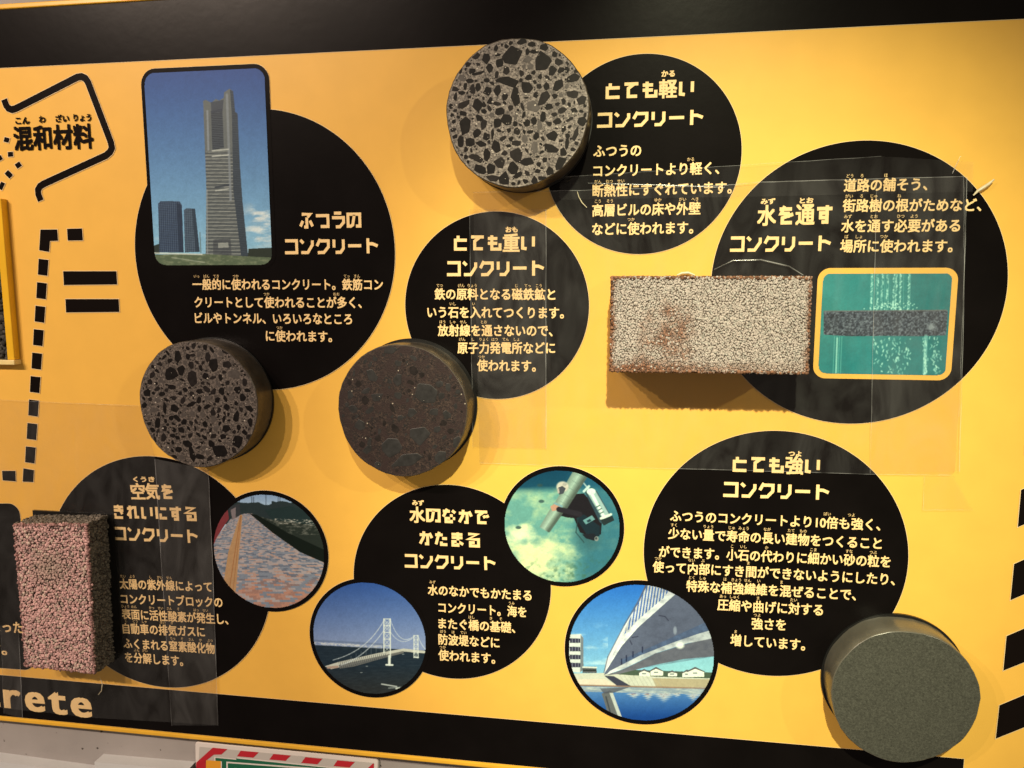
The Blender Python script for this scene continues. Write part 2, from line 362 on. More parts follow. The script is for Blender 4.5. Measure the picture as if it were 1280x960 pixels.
def heading(pr, s, pL, pR, h, y, w=1.95):
    """blocky display lettering: kana from strokes, kanji from the built-in font"""
    a, d, u = frame(pL, pR, h); n = len(s)
    for k, ch in enumerate(s):
        if ch in GL:
            for j, st in enumerate(GL[ch]):
                V, F = ribbon(st, w); V = np.array(V); V[:, 0] = V[:, 0]*0.90+0.5
                pr.add(a+np.outer((k+V[:, 0]/10)/n, d)+np.outer(V[:, 1]/10, u), F, y-0.00002*j)
        else:
            V, F = text_mesh(ch, 0); x0, x1 = V[:, 0].min(), V[:, 0].max(); z0, z1 = V[:, 1].min(), V[:, 1].max()
            X = (V[:, 0]-x0)/(x1-x0)*0.94+0.03; Z = (V[:, 1]-z0)/(z1-z0)*1.08-0.04
            for q_, (ox, oz) in enumerate(((-.03, -.03), (.03, -.03), (.03, .03), (-.03, .03), (0, 0))): pr.add(a+np.outer((k+X+ox)/n, d)+np.outer(Z+oz, u), F, y-0.00002*q_)

def disc(cx, cz, r, label):
    o = printed('printed_disc', circ(cx, cz, r), Y2, M['black'], board); o['label'] = label; return o
def texts(parent, heads, lines, marks=(), yy=Y4, body_h=14, off=0.018):
    a, b, f = Print(), Print(), Print()
    for (s, pL, pR, h) in heads: heading(a, s, pL, pR, h, yy)
    for ln in lines:
        s, pL, pR = ln[:3]; noto(b, s, pL, pR, body_h, yy, off, ln[3] if len(ln) > 3 else None, f)
    for (s, pL, pR, h) in marks: noto(f, s, pL, pR, h, yy, 0.03)
    a.build('heading', M['text'], parent); b.build('body_text', M['text'], parent); rm = f.build('reading_marks', M['text'], parent)
    if rm: rm['kind'] = 'stuff'

KON = 'コンクリート'
d1 = disc(-.3784, .0278, .1410, 'large black disc about ordinary concrete, left of centre')
texts(d1, [('ふつうの', (374, 286), (453, 285), 20), (KON, (355, 318), (474.5, 317), 20)],
 [('一般的に使われるコンクリート。鉄筋コン', (242, 362), (479, 362.5), {0: 'いっ', 1: 'ぱん', 2: 'てき', 4: 'つか', 15: 'てっ', 16: 'きん'}),
  ('クリートとして使われることが多く、', (244.5, 384.3), (452.5, 385), {7: 'つか', 14: 'おお'}),
  ('ビルやトンネル、いろいろなところ', (245, 404), (440.5, 405.5)),
  ('に使われます。', (333.5, 426.3), (415.5, 427.5), {1: 'つか'})], body_h=13.5)
d2 = disc(.0016, .1144, .0904, 'black disc about very light concrete, top centre')
texts(d2, [('とても軽い', (755, 124.5), (869.5, 120.6), 21), (KON, (744, 160.3), (880, 156.4), 20)],
 [('ふつうの', (742, 196.6), (801, 195.6)), ('コンクリートより軽く、', (742, 221.3), (898.5, 217.6), {8: 'かる'}),
  ('断熱性にすぐれています。', (741, 246), (914, 242), {0: 'だん', 1: 'ねつ', 2: 'せい'}),
  ('高層ビルの床や外壁', (740.6, 270.6), (875, 268), {0: 'こう', 1: 'そう', 5: 'ゆか', 7: 'がい', 8: 'へき'}),
  ('などに使われます。', (740.6, 294), (866, 292), {3: 'つか'})], [('かる', (827, 96.6), (843, 96.1), 8)], body_h=15)
d3 = disc(-.1365, -.0260, .0915, 'black disc about very heavy concrete, centre')
texts(d3, [('とても重い', (566, 313.4), (671, 313.4), 20), (KON, (557, 345.3), (681.5, 345), 20)],
 [('鉄の原料となる磁鉄鉱と', (544, 374.4), (694, 375), {0: 'てつ', 2: 'げん', 3: 'りょう', 7: 'じ', 8: 'てっ', 9: 'こう'}),
  ('いう石を入れてつくります。', (535, 397), (704.7, 398), {2: 'いし', 4: 'い'}),
  ('放射線を通さないので、', (548, 419.7), (690.6, 420.3), {0: 'ほう', 1: 'しゃ', 2: 'せん', 4: 'とお'}),
  ('原子力発電所などに', (572.5, 441.6), (693.8, 441.8), {0: 'げん', 1: 'し', 2: 'りょく', 3: 'はつ', 4: 'でん', 5: 'しょ'}),
  ('使われます。', (597, 463.4), (669.7, 464.4), {0: 'つか'})], [('おも', (632.5, 290.5), (647, 290.5), 7)])
d4 = disc(.1963, -.0052, .1279, 'black disc about water-permeable concrete, on the right')
texts(d4, [('水を通す', (946, 281), (1042, 279.2), 23), (KON, (910, 314.9), (1039, 314.2), 20.5)],
 [('道路の舗そう、', (1054.4, 239.7), (1158, 238), {0: 'どう', 1: 'ろ', 3: 'ほ'}),
  ('街路樹の根がためなど、', (1052.8, 264.7), (1225.3, 264), {0: 'がい', 1: 'ろ', 2: 'じゅ', 4: 'ね'}),
  ('水を通す必要がある', (1051, 290.3), (1198.7, 289.7), {0: 'みず', 2: 'とお', 4: 'ひつ', 5: 'よう'}),
  ('場所に使われます。', (1049.7, 315.3), (1189.4, 315.3), {0: 'ば', 1: 'しょ', 3: 'つか'})],
 [('みず', (951, 255.5), (968.5, 255), 7), ('とお', (999.5, 254.5), (1016, 254), 7)], body_h=15.5)
d5 = disc(-.5168, -.3219, .1330, 'black disc about air-cleaning concrete, lower left')
texts(d5, [('空気を', (165, 622.5), (219.5, 623.2), 18), ('きれいにする', (141.5, 647.8), (248, 651), 17.5), (KON, (142.5, 674.4), (249.5, 679), 17.5)],
 [('太陽の紫外線によって', (151, 735.3), (265.6, 739.4), {0: 'たい', 1: 'よう', 3: 'し', 4: 'がい', 5: 'せん'}),
  ('コンクリートブロックの', (152.5, 754), (279, 758.8)),
  ('表面に活性酸素が発生し、', (153.8, 772.8), (286, 780), {0: 'ひょう', 1: 'めん', 3: 'かっ', 4: 'せい', 5: 'さん', 6: 'そ', 8: 'はっ', 9: 'せい'}),
  ('自動車の排気ガスに', (155, 791), (257, 795.6), {0: 'じ', 1: 'どう', 2: 'しゃ', 4: 'はい', 5: 'き'}),
  ('ふくまれる窒素酸化物', (156, 809.4), (269.4, 816.6), {5: 'ちっ', 6: 'そ', 7: 'さん', 8: 'か', 9: 'ぶつ'}),
  ('を分解します。', (157.8, 826.9), (229.7, 832), {1: 'ぶん', 2: 'かい'})], [('くうき', (168, 602), (194, 602), 6.5)], body_h=12.5)
d6 = disc(-.1851, -.3121, .1049, 'black disc about concrete that sets under water, lower centre')
texts(d6, [('水のなかで', (512.5, 651.6), (612, 655.4), 18), ('かたまる', (523, 680.6), (601.5, 684), 18), (KON, (504.5, 708.8), (621, 712.8), 18)],
 [('水のなかでもかたまる', (535.6, 743), (664.4, 750.3), {0: 'みず'}), ('コンクリート。海を', (548.8, 765), (658, 771), {7: 'うみ'}),
  ('またぐ橋の基礎、', (548.8, 784.7), (644, 790.6), {3: 'はし', 5: 'き', 6: 'そ'}),
  ('防波堤などに', (548.8, 804.7), (624.4, 809.4), {0: 'ぼう', 1: 'は', 2: 'てい'}),
  ('使われます。', (548.8, 824.4), (619, 829), {0: 'つか'})], [('みず', (516, 631), (530, 631.6), 6.5)], body_h=13)
d7 = disc(.1348, -.2646, .1229, 'black disc about very strong concrete, lower right')
texts(d7, [('とても強い', (913.5, 589.2), (1026.5, 592.4), 20), (KON, (901.5, 620.6), (1037, 625), 20)],
 [('ふつうのコンクリートより10倍も強く、', (837.8, 651), (1099.4, 662.8), {14: 'ばい', 16: 'つよ'}),
  ('少ない量で寿命の長い建物をつくること', (835.3, 672.8), (1101, 686), {0: 'すく', 3: 'りょう', 5: 'じゅ', 6: 'みょう', 8: 'なが', 10: 'たて', 11: 'もの'}),
  ('ができます。小石の代わりに細かい砂の粒を', (823.8, 695.6), (1112, 708.8), {6: 'こ', 7: 'いし', 9: 'か', 13: 'こま', 16: 'すな', 18: 'つぶ'}),
  ('使って内部にすき間ができないようにしたり、', (816, 714.4), (1117.5, 731), {0: 'つか', 3: 'ない', 4: 'ぶ', 8: 'ま'}),
  ('特殊な補強繊維を混ぜることで、', (858, 738.4), (1069, 750), {0: 'とく', 1: 'しゅ', 3: 'ほ', 4: 'きょう', 5: 'せん', 6: 'い', 8: 'ま'}),
  ('圧縮や曲げに対する', (896.6, 761.9), (1027.8, 769), {0: 'あっ', 1: 'しゅく', 3: 'ま', 6: 'たい'}),
  ('強さを', (939.4, 785.6), (981.6, 787.5), {0: 'つよ'}), ('増しています。', (912.8, 806), (1005.6, 812.5), {0: 'ま'})],
 [('つよ', (985.5, 570), (1001, 570.6), 7)], body_h=14)

# black inked marks on the left
def pp(pts): return [P(*p) for p in pts]
ink = lambda nm, pts: printed(nm, pp(pts), Y2, M['ink'], board, 0.0006)
ink('corner_mark', [(51, 287), (72, 286.8), (73.2, 301), (63, 301.4), (62, 315), (49.5, 312.8)])
ink('dash_mark', [(84.2, 286), (103, 285.5), (104.2, 300.6), (85.2, 300.8)])
for i in range(9):
    x, y = 48.8-2.0*i, 323.4+29.3*i
    ink('dash_mark', [(x, y), (x+12.4, y+1.5), (x+10.9, y+21.5), (x-1, y+19.8)])
ink('dash_mark', [(29.7, 585.3), (43, 587.5), (42.2, 602.5), (28.8, 601.9)])
ink('dash_mark', [(3.1, 588.4), (19.7, 588.4), (20.3, 601.6), (3.8, 600.3)])
ink('dash_mark', [(-26, 588.4), (-10, 588.4), (-9.5, 600.6), (-25, 599.9)])
ink('equals_bar', [(79.4, 339), (146, 339), (146.9, 355.6), (80.3, 356.3)])
ink('equals_bar', [(82.2, 373.8), (148.8, 373.8), (149.7, 390), (83, 390.6)])
V, F = ribbon([P(*p) for p in [(5.6, 124.4), (8.3, 132), (11, 135.5), (15.5, 137.2), (20, 136), (97, 96.8), (102.5, 96), (107, 98), (110.5, 103), (139, 178), (140.3, 185), (138, 190), (133, 194.5), (55, 230), (50.5, 233), (48, 237.5), (48.5, 243), (51.5, 251)]], 0.0072)
n_ = len(V)//2; printed('bracket_line', [tuple(v) for v in V[:n_]]+[tuple(v) for v in V[n_:][::-1]], Y2, M['ink'], board, 0.0006)
for (x, y, a, w, h) in [(8.8, 175, 15, 6.5, 6), (13.6, 193, -5, 6.5, 6), (0, 198, -30, 6.5, 6), (23.4, 206.5, -35, 7, 6.5), (11.5, 218, -45, 6.5, 9), (2.5, 232.5, -65, 9.5, 5.5)]:
    t = math.radians(a); ink('dot_mark', [(x+ca*w/2*math.cos(t)-cb*h/2*math.sin(t), y+ca*w/2*math.sin(t)+cb*h/2*math.cos(t)) for ca, cb in ((-1, -1), (1, -1), (1, 1), (-1, 1))])
for (a, b, c, d_) in [((1276, 612.2), (1271.9, 658.7), -.46, -.42), ((1267.2, 704.8), (1262.8, 750), -.45, -.43), ((1257.9, 794.8), (1253.8, 838), -.43, -.40), ((1249, 881.3), (1244.4, 923), -.42, -.40), ((1284, 520), (1280.5, 567), -.46, -.42)]:
    w = 46; ink('slanted_bar', [a, (a[0]+w, a[1]+c*w), (b[0]+w, b[1]+d_*w), b])
pr, fr = Print(), Print()
noto(pr, '混和材料', (19.4, 187.8), (117.5, 184.8), 29, Y3, 0.024); pr.build('black_title', M['ink'], board)
for s, x0, x1, y in (('こん', 20.6, 37.5, 155.5), ('わ', 50, 57.5, 154), ('ざい', 70.6, 87, 153), ('りょう', 93, 114.5, 151.8)):
    noto(fr, s, (x0, y), (x1, y-.3), 9, Y3, 0.03)
fr.build('black_reading_marks', M['ink'], board)['kind'] = 'stuff'
# dark rounded caption at the left margin, cut by the picture edge
cap = printed('caption_panel', rounded([P(-60, 630), P(24, 629), P(44, 838), P(-40, 832)], 0.014), Y1-0.0001, M['black'], board)
pr = Print(); noto(pr, 'まった', (-9, 789), (30, 791.5), 14, Y3); noto(pr, 'ます。', (-34, 814), (9.5, 818.5), 14, Y3); pr.build('body_text', M['text'], cap)
# big latin lettering in the lower band
pr = Print()
for ch, xa, xb, yb, h in (('c', -22, 1.5, 882, 23), ('r', 6.2, 28, 884.2, 23), ('e', 33, 58, 888.2, 24.5), ('t', 62, 85.5, 891.6, 28), ('e', 90, 116.5, 895, 24.5)):
    V, F = text_mesh(ch, 0); V = V-V.min(0); V = V/V.max(0)
    a, d, u = frame((xa, yb), (xb, yb+(xb-xa)*.09), h)
    for q_, (ox, oz) in enumerate(((-.075, -.03), (.075, -.03), (.075, .03), (-.075, .03), (-.03, 0), (.03, 0))): pr.add(a+np.outer(V[:, 0]*.85+.075+ox, d)+np.outer(V[:, 1]*.94+.03+oz, u), F, Y3-0.00003*q_)
pr.build('latin_lettering', M['text'], band2)

# ------------------------------------------------------------------ printed pictures
def vnoise(x, y, s=0):
    xi = np.floor(x).astype(int); yi = np.floor(y).astype(int); fx = x-xi; fy = y-yi
    fx = fx*fx*(3-2*fx); fy = fy*fy*(3-2*fy)
    def h(a, b):
        n = (a*374761393+b*668265263+s*144269504) & 0x7fffffff
        n = ((n ^ (n >> 13))*1274126177) & 0x7fffffff
        return ((n ^ (n >> 16)) & 0xffff)/65535.0
    return (h(xi, yi)*(1-fx)+h(xi+1, yi)*fx)*(1-fy)+(h(xi, yi+1)*(1-fx)+h(xi+1, yi+1)*fx)*fy
def fbm(x, y, o=4, s=0):
    r = 0; a = .5; t = 0
    for k in range(o): r = r+a*vnoise(x, y, s+k*17); t += a; x = x*2.03+5.1; y = y*2.03+1.7; a *= .5
    return r/t
def hsh(a, b, s=0):
    n = (a.astype(int)*73856093 ^ b.astype(int)*19349663 ^ (s*83492791)) & 0x7fffffff
    n = ((n ^ (n >> 13))*1274126177) & 0x7fffffff
    return ((n ^ (n >> 16)) & 0xffff)/65535.0
class Paint:
    def __init__(s, X, Y): s.X = X; s.Y = Y; s.C = np.zeros(X.shape+(3,))
    def fill(s, c): s.C[...] = c
    def put(s, m, c, a=1.0):
        m = (m*a)[..., None] if not np.isscalar(m) else m
        s.C = s.C*(1-m)+np.asarray(c, float)*m
    def inside(s, pts):
        r = np.zeros(s.X.shape, bool); n = len(pts)
        for i in range(n):
            x1, y1 = pts[i]; x2, y2 = pts[(i+1) % n]
            if y1 == y2: continue
            c = ((y1 > s.Y) != (y2 > s.Y)) & (s.X < (x2-x1)*(s.Y-y1)/(y2-y1)+x1); r ^= c
        return r.astype(float)
    def poly(s, pts, c, a=1.0): s.put(s.inside(pts), c, a)
    def line(s, p, q, w, c, a=1.0):
        d = np.array(q, float)-p; L2 = d@d; t = np.clip(((s.X-p[0])*d[0]+(s.Y-p[1])*d[1])/L2, 0, 1)
        dist = np.hypot(s.X-p[0]-t*d[0], s.Y-p[1]-t*d[1]); s.put(np.clip(w/2-dist+.5, 0, 1), c, a)
    def ell(s, cx, cy, rx, ry, c, a=1.0, soft=.1):
        r = np.hypot((s.X-cx)/rx, (s.Y-cy)/ry); s.put(np.clip((1+soft/2-r)/soft, 0, 1), c, a)
def z32(bx, by, k): return lambda pts: [(bx+p[0]/k, by+p[1]/k) for p in pts]

def pic_tower(p):
    X, Y = p.X, p.Y; t = np.clip((Y-88)/235, 0, 1)[..., None]
    p.C = np.array([54, 84, 146.])*(1-t)**1.0+np.array([150, 190, 216.])*t
    m = np.clip((fbm(X/22, Y/7, 4, 3)-.45)*5, 0, 1)*np.clip((X-300)/18, 0, 1)*np.clip((Y-252)/14, 0, 1); p.put(m, (226, 222, 222), .85)
    m = np.clip((fbm(X/30, Y/9, 4, 5)-.5)*3, 0, 1)*np.clip((Y-270)/30, 0, 1); p.put(m, (215, 212, 214), .5)
    z = z32(150, 50, 3.2)
    st = ((Y+X*.05) % 2.2 < 1.0).astype(float); ct = ((X-Y*.03) % 2.6 < 1.1).astype(float)
    for q, c in (([(155, 655), (165, 645), (240, 645), (250, 660), (258, 850), (160, 850)], (66, 80, 108)), ([(258, 680), (270, 673), (303, 675), (322, 848), (262, 850)], (82, 96, 116))):
        i = p.inside(z(q)); p.put(i, c); p.put(i*st*.6, (36, 44, 58)); p.put(i*ct*.35, (120, 134, 152))
    p.poly(z([(228, 650), (250, 662), (258, 850), (238, 850)]), (44, 54, 74), .7); p.poly(z([(290, 676), (303, 675), (322, 848), (305, 848)]), (48, 60, 76), .7)
    T = [(335, 245), (345, 240), (368, 252), (385, 237), (400, 243), (417, 232), (419, 210), (440, 196), (455, 206), (463, 288), (473, 296), (482, 500), (492, 640), (516, 875), (345, 872), (348, 600)]
    i = p.inside(z(T)); p.put(i, (108, 110, 112)); p.put(i*st*.75*(Y > 190), (58, 64, 74)); p.put(i*((Y) % 4.4 < 1.2)*.5*(Y > 190), (196, 192, 186))
    i2 = p.inside(z([(455, 206), (463, 288), (473, 296), (482, 500), (492, 640), (516, 875), (488, 875), (455, 600), (450, 300), (442, 200)])); p.put(i2, (72, 80, 92)); p.put(i2*st*.5, (44, 52, 64))
    i2 = p.inside(z([(366, 285), (412, 275), (418, 432), (372, 442)])); p.put(i2, (52, 58, 70)); p.put(i2*st*.6, (104, 110, 118))
    p.poly(z([(366, 250), (417, 240), (413, 285), (368, 295)]), (66, 72, 86), .8)
    p.line(*z([(352, 285), (356, 440)]), 2.2, (140, 142, 150)); p.line(*z([(430, 220), (445, 640)]), 3.0, (138, 140, 148), .8)
    for yy in (440, 462): p.line(*z([(372, yy+4), (436, yy-2)]), 1.6, (208, 205, 200), .8)
    p.line(*z([(385, 590), (436, 580)]), 2.4, (60, 66, 78), .8); p.line(*z([(385, 603), (436, 596)]), 1.5, (205, 202, 198), .8)
    p.line(*z([(350, 600), (352, 870)]), 1.5, (150, 152, 158), .8)
    p.poly(z([(375, 800), (445, 795), (450, 872), (375, 872)]), (70, 72, 80), .55); p.poly(z([(395, 812), (435, 810), (437, 830), (395, 832)]), (190, 188, 182), .6)
    p.poly(z([(516, 835), (620, 830), (620, 880), (512, 880)]), (52, 58, 52))
    p.poly(z([(130, 825), (160, 815), (160, 856), (130, 856)]), (54, 62, 60))
    m = p.inside(z([(100, 858), (345, 856), (516, 866), (640, 872), (640, 960), (100, 960)])); p.put(m, (96, 106, 86)); p.put(m*np.clip(fbm(X/5, Y/2.2, 3, 9)*2-.9, 0, 1), (140, 142, 118))
    p.line(*z([(125, 852), (330, 858)]), 1.6, (205, 204, 198)); p.line(*z([(210, 870), (340, 890)]), .8, (200, 200, 190), .6)
    p.line(*z([(322, 770), (326, 850)]), 1, (90, 96, 96), .8)
def pic_walk(p):
    X, Y = p.X, p.Y; z = z32(0, 540, 3.2); t = np.clip((Y-612)/24, 0, 1)[..., None]
    p.C = np.array([128, 148, 190.])*(1-t)+np.array([178, 194, 214.])*t
    for k in range(9):
        x = 300+k*11+5*math.sin(k*2.1); p.line((x, 618+3*math.sin(k)), (x, 640), .9, (60, 66, 82), .7)
    m = np.clip((Y-(632-6*fbm(X/9, Y*0+2, 3, 2)-3*(X > 340)))*2, 0, 1)*(Y < 655); p.put(m, (48, 58, 62))
    i = p.inside(z([(980, 325), (1010, 325), (1420, 560), (1420, 740), (800, 740), (840, 600), (845, 450), (930, 340)]))
    d = 1/np.maximum(Y-634, 1); u = (X-303)*d*14; v = 300*d*2.6+0.0*X
    r = np.floor(v*1.6+hsh(np.floor(u), np.floor(v*0), 3)*0); cu = np.floor(u*.9+.5*(r % 2)); rr = Y-640
    row = np.floor(44*np.log(np.maximum(Y-631, 1))); cell = np.floor((X-303)/(0.075*np.maximum(Y-631, 1)+.5)+.5*(row % 2)); q = hsh(cell, row, 5)
    base = np.where((q < .35)[..., None], np.array([132, 134, 150.]), np.where((q < .62)[..., None], np.array([172, 156, 160.]), np.where((q < .82)[..., None], np.array([108, 112, 130.]), np.array([178, 148, 142.]))))
    redness = np.clip((Y-715)/25+ (q-.6)*1.2-.25, 0, .75)[..., None]*(q > .45)[..., None]; base = base*(1-redness)+np.array([184, 126, 108.])*redness
    p.put(i, base); g = hsh(np.floor(X*1.4), np.floor(Y*1.4), 8); p.put(i*g*.08, (220, 205, 200))
    for y0 in np.arange(0, 8): pass
    p.poly(z([(962, 330), (972, 330), (945, 640), (895, 610), (915, 480)]), (182, 140, 106)); p.line(*z([(964, 335), (920, 625)]), .8, (150, 88, 50), .7); p.line(*z([(967, 335), (934, 638)]), .7, (150, 88, 50), .6)
    p.poly(z([(845, 400), (912, 300), (918, 345), (870, 420), (848, 470), (835, 470)]), (130, 58, 64)); p.line(*z([(850, 392), (914, 298)]), 1.6, (190, 180, 180), .7)
    p.poly(z([(915, 300), (960, 285), (965, 330), (930, 350)]), (62, 62, 68)); p.poly(z([(925, 310), (945, 300), (945, 345), (932, 350)]), (150, 130, 135), .8)
    m = p.inside(z([(1000, 325), (1090, 350), (1420, 350), (1420, 560), (1240, 470), (1100, 395)])); p.put(m, (48, 54, 50)); p.put(m*np.clip(fbm(X/4, Y/2, 3, 4)*2.2-1, 0, 1)*(Y < 668), (128, 124, 118))
    m = p.inside(z([(1000, 325), (1030, 330), (1150, 400), (1300, 470), (1420, 540), (1420, 575), (1200, 478), (1090, 400)])); p.put(m, (22, 30, 26))
    m = p.inside(z([(1060, 310), (1160, 295), (1320, 335), (1320, 380), (1090, 350)])); p.put(m, (40, 56, 58), .8)
    m = p.inside(z([(1090, 345), (1290, 350), (1290, 375), (1120, 365)])); p.put(m*np.clip(fbm(X/3, Y, 2, 14)*3-1.4, 0, 1), (190, 180, 172))
def pic_bridge(p):
    X, Y = p.X, p.Y; z = z32(380, 590, 3.2); t = np.clip((Y-725)/80, 0, 1)[..., None]
    p.C = np.array([52, 84, 152.])*(1-t)+np.array([138, 148, 186.])*t
    hor = 805+ (X-390)*.05; sea = np.clip((Y-hor)*1.5, 0, 1); p.put(sea, (36, 48, 62)); p.put(sea*np.clip((Y-830)/30, 0, 1), (48, 50, 54)); p.put(sea*np.clip(fbm(X/6, Y/1.5, 3, 3)-.35, 0, 1)*.35, (90, 100, 110))
    m = np.clip(1-abs(Y-(803+(X-390)*.055))/3.0, 0, 1)*(X < 478); p.put(m*np.clip(fbm(X/2.2, Y/1.2, 3, 6)*3-.9, 0, 1), (206, 200, 204)); p.put(np.clip(1-abs(Y-(800+(X-390)*.055))/2, 0, 1)*(X < 480), (92, 104, 134), .6)
    W_ = (222, 220, 216)
    def cable(a, b, c, w, col=(205, 206, 214)):
        pts = [((1-s)**2*a[0]+2*s*(1-s)*b[0]+s*s*c[0], (1-s)**2*a[1]+2*s*(1-s)*b[1]+s*s*c[1]) for s in np.linspace(0, 1, 13)]
        for k in range(12): p.line(*z([pts[k], pts[k+1]]), w, col, .85)
    p.poly(z([(85, 775), (140, 758), (300, 722), (400, 704), (500, 715), (500, 724), (400, 716), (320, 735), (200, 768), (110, 786)]), (196, 190, 184))
    p.poly(z([(140, 770), (300, 735), (400, 713), (400, 722), (320, 742), (200, 776), (145, 784)]), (120, 116, 116), .9)
    i = p.inside(z([(140, 758), (330, 718), (330, 742), (145, 784)])); p.put(i*(((X+Y*.3) % 2.4) < .8)*.6, (60, 66, 80))
    cable((322, 590), (255, 715), (118, 750), .9); cable((348, 590), (262, 735), (150, 770), .9); cable((348, 592), (385, 700), (440, 655), .6); cable((325, 592), (372, 715), (442, 658), .6); cable((458, 655), (475, 705), (498, 712), .6)
    for k in range(7): x = 190+k*20; p.line(*z([(x, 735-k*9), (x, 750-k*5)]), .4, (190, 192, 200), .45)
    for (a, b, y0, y1, w) in ((321, 346, 586, 720, 1.4), (441, 457, 652, 740, 1.0)):
        p.line(*z([(a, y0), (a, y1)]), w, W_); p.line(*z([(b, y0), (b+1, y1+(20 if a < 400 else 0))]), w, W_)
        for k in range(5):
            yy = y0+(y1-y0)*k/5; y2 = y0+(y1-y0)*(k+1)/5; p.line(*z([(a, yy), (b, yy)]), w*.8, W_, .9)
            p.line(*z([(a, yy), (b, y2)]), w*.5, W_, .7); p.line(*z([(b, yy), (a, y2)]), w*.5, W_, .7)
    p.line(*z([(343, 735), (343, 768)]), 3.2, W_); p.line(*z([(330, 769), (356, 770)]), 2, (230, 230, 226)); p.line(*z([(443, 738), (458, 740)]), 1.6, W_)
    p.line(*z([(98, 780), (135, 777)]), 3, (178, 150, 140)); p.line(*z([(312, 846), (372, 856)]), 1.6, (200, 200, 200), .9); p.line(*z([(340, 862), (400, 858)]), 1.1, (180, 184, 186), .8); p.line(*z([(370, 864), (388, 862)]), 2, (216, 214, 208), .9)
    for (x, y) in ((395, 727), (250, 775), (228, 800)): p.line(*z([(x, y), (x+6, y)]), .7, (200, 200, 200), .8)
def pic_diver(p):
    X, Y = p.X, p.Y; z = z32(600, 560, 4); t = np.clip((Y-583)/150, 0, 1)[..., None]
    n = fbm(X/14, Y/9, 5, 2)
    p.C = np.array([16, 62, 88.])*(1-t)+np.array([70, 120, 128.])*t
    s = np.clip((Y-(606+4*n-(X-640)*.02))/9, 0, 1); p.put(s, (104, 150, 146)); p.put(s*np.clip(n*2.2-.9, 0, 1), (164, 184, 154)); p.put(np.clip((X-705)/30, 0, 1)*.7, (40, 92, 118))
    c = np.clip(1.5-np.hypot((X-672)/52, (Y-700)/40)*1.5+ (n-.5)*1.6, 0, 1); p.put(c, (214, 212, 168), .95)
    c = np.clip(1.3-np.hypot((X-650)/30, (Y-668)/16)*1.4+(n-.5), 0, 1); p.put(c, (240, 232, 190), .95)
    g = fbm(X/5, Y/4, 4, 12); c = np.clip((g-.5)*4, 0, 1)*np.clip((Y-690)/30, 0, 1); p.put(c, (70, 104, 88), .7)
    c = np.clip(1.2-np.hypot((X-735)/22, (Y-668)/26)*1.2, 0, 1); p.put(c, (58, 92, 98), .8)
    p.poly(z([(455, 230), (520, 225), (575, 290), (610, 370), (605, 430), (560, 445), (500, 420), (470, 350), (430, 345), (380, 330), (385, 300), (430, 290)]), (34, 30, 36))
    p.poly(z([(480, 350), (520, 330), (600, 390), (598, 440), (540, 440)]), (30, 44, 54))
    p.poly(z([(520, 210), (560, 195), (585, 215), (650, 330), (665, 360), (625, 385), (600, 370)]), (52, 72, 84))
    p.line(*z([(560, 222), (632, 345)]), 10, (150, 170, 172)); p.line(*z([(556, 222), (622, 345)]), 3.5, (214, 222, 214), .9); p.ell(*z([(556, 216)])[0], 5.5, 4, (196, 208, 204))
    p.line(*z([(605, 350), (655, 330)]), 3, (200, 206, 198)); p.poly(z([(603, 358), (662, 336), (672, 360), (618, 386)]), (40, 50, 54))
    for (x, y) in ((590, 290), (600, 305), (608, 322)): p.line(*z([(x-8, y+4), (x+8, y-4)]), 1.4, (60, 74, 80), .8)
    p.line(*z([(545, 190), (520, 215)]), 3, (180, 196, 196)); p.line(*z([(515, 170), (545, 205)]), 1.5, (190, 200, 200), .8)
    for (a, b, w0, w1) in (((512, 112), (408, 282), 72, 62), ((400, 288), (326, 402), 62, 50)):
        for kk in range(9):
            f = (kk-4)/4.5; sh = 1-.55*max(0, f)-.25*max(0, -f)
            p.line(*z([(a[0]+f*w0*.43, a[1]+f*w0*.25), (b[0]+f*w1*.43, b[1]+f*w1*.25)]), 3.4, (158*sh, 176*sh, 166*sh), .95)
    for kk in range(5): p.line(*z([(482-kk*20, 128+kk*34), (522-kk*20, 150+kk*34)]), .7, (90, 108, 106), .5)
    p.ell(*z([(413, 192)])[0], 7.6, 6.6, (186, 176, 168), 1, .3); p.poly(z([(392, 196), (412, 188), (430, 200), (418, 226), (398, 232), (388, 218)]), (70, 72, 82)); p.poly(z([(386, 204), (396, 200), (398, 224), (390, 226)]), (168, 156, 152)); p.ell(*z([(424, 180)])[0], 2.6, 2, (150, 144, 140), .8, .6)
    p.poly(z([(352, 290), (372, 280), (402, 292), (396, 308), (362, 314)]), (178, 134, 118)); p.line(*z([(395, 305), (500, 330)]), 6.5, (44, 40, 48))
    p.line(*z([(375, 275), (410, 290)]), 2.5, (120, 150, 160))
    for a, b in (((490, 350), (480, 420)), ((480, 420), (520, 470))): p.line(*z([a, b]), 1.2, (40, 60, 64), .8)
    p.poly(z([(515, 360), (560, 335), (575, 355), (530, 380)]), (110, 150, 156), .9); p.poly(z([(532, 362), (550, 352), (558, 362), (540, 372)]), (40, 60, 70))
    p.poly(z([(510, 430), (570, 425), (590, 450), (570, 462), (530, 450)]), (34, 36, 44)); p.ell(*z([(583, 452)])[0], 2.6, 3.0, (128, 130, 130)); p.ell(*z([(581, 450)])[0], 1.4, 1.6, (60, 66, 72))
    for (x, y) in ((308, 265), (300, 185), (193, 396)): p.ell(*z([(x, y)])[0], 3.5, 2, (52, 74, 78), .8, .5)
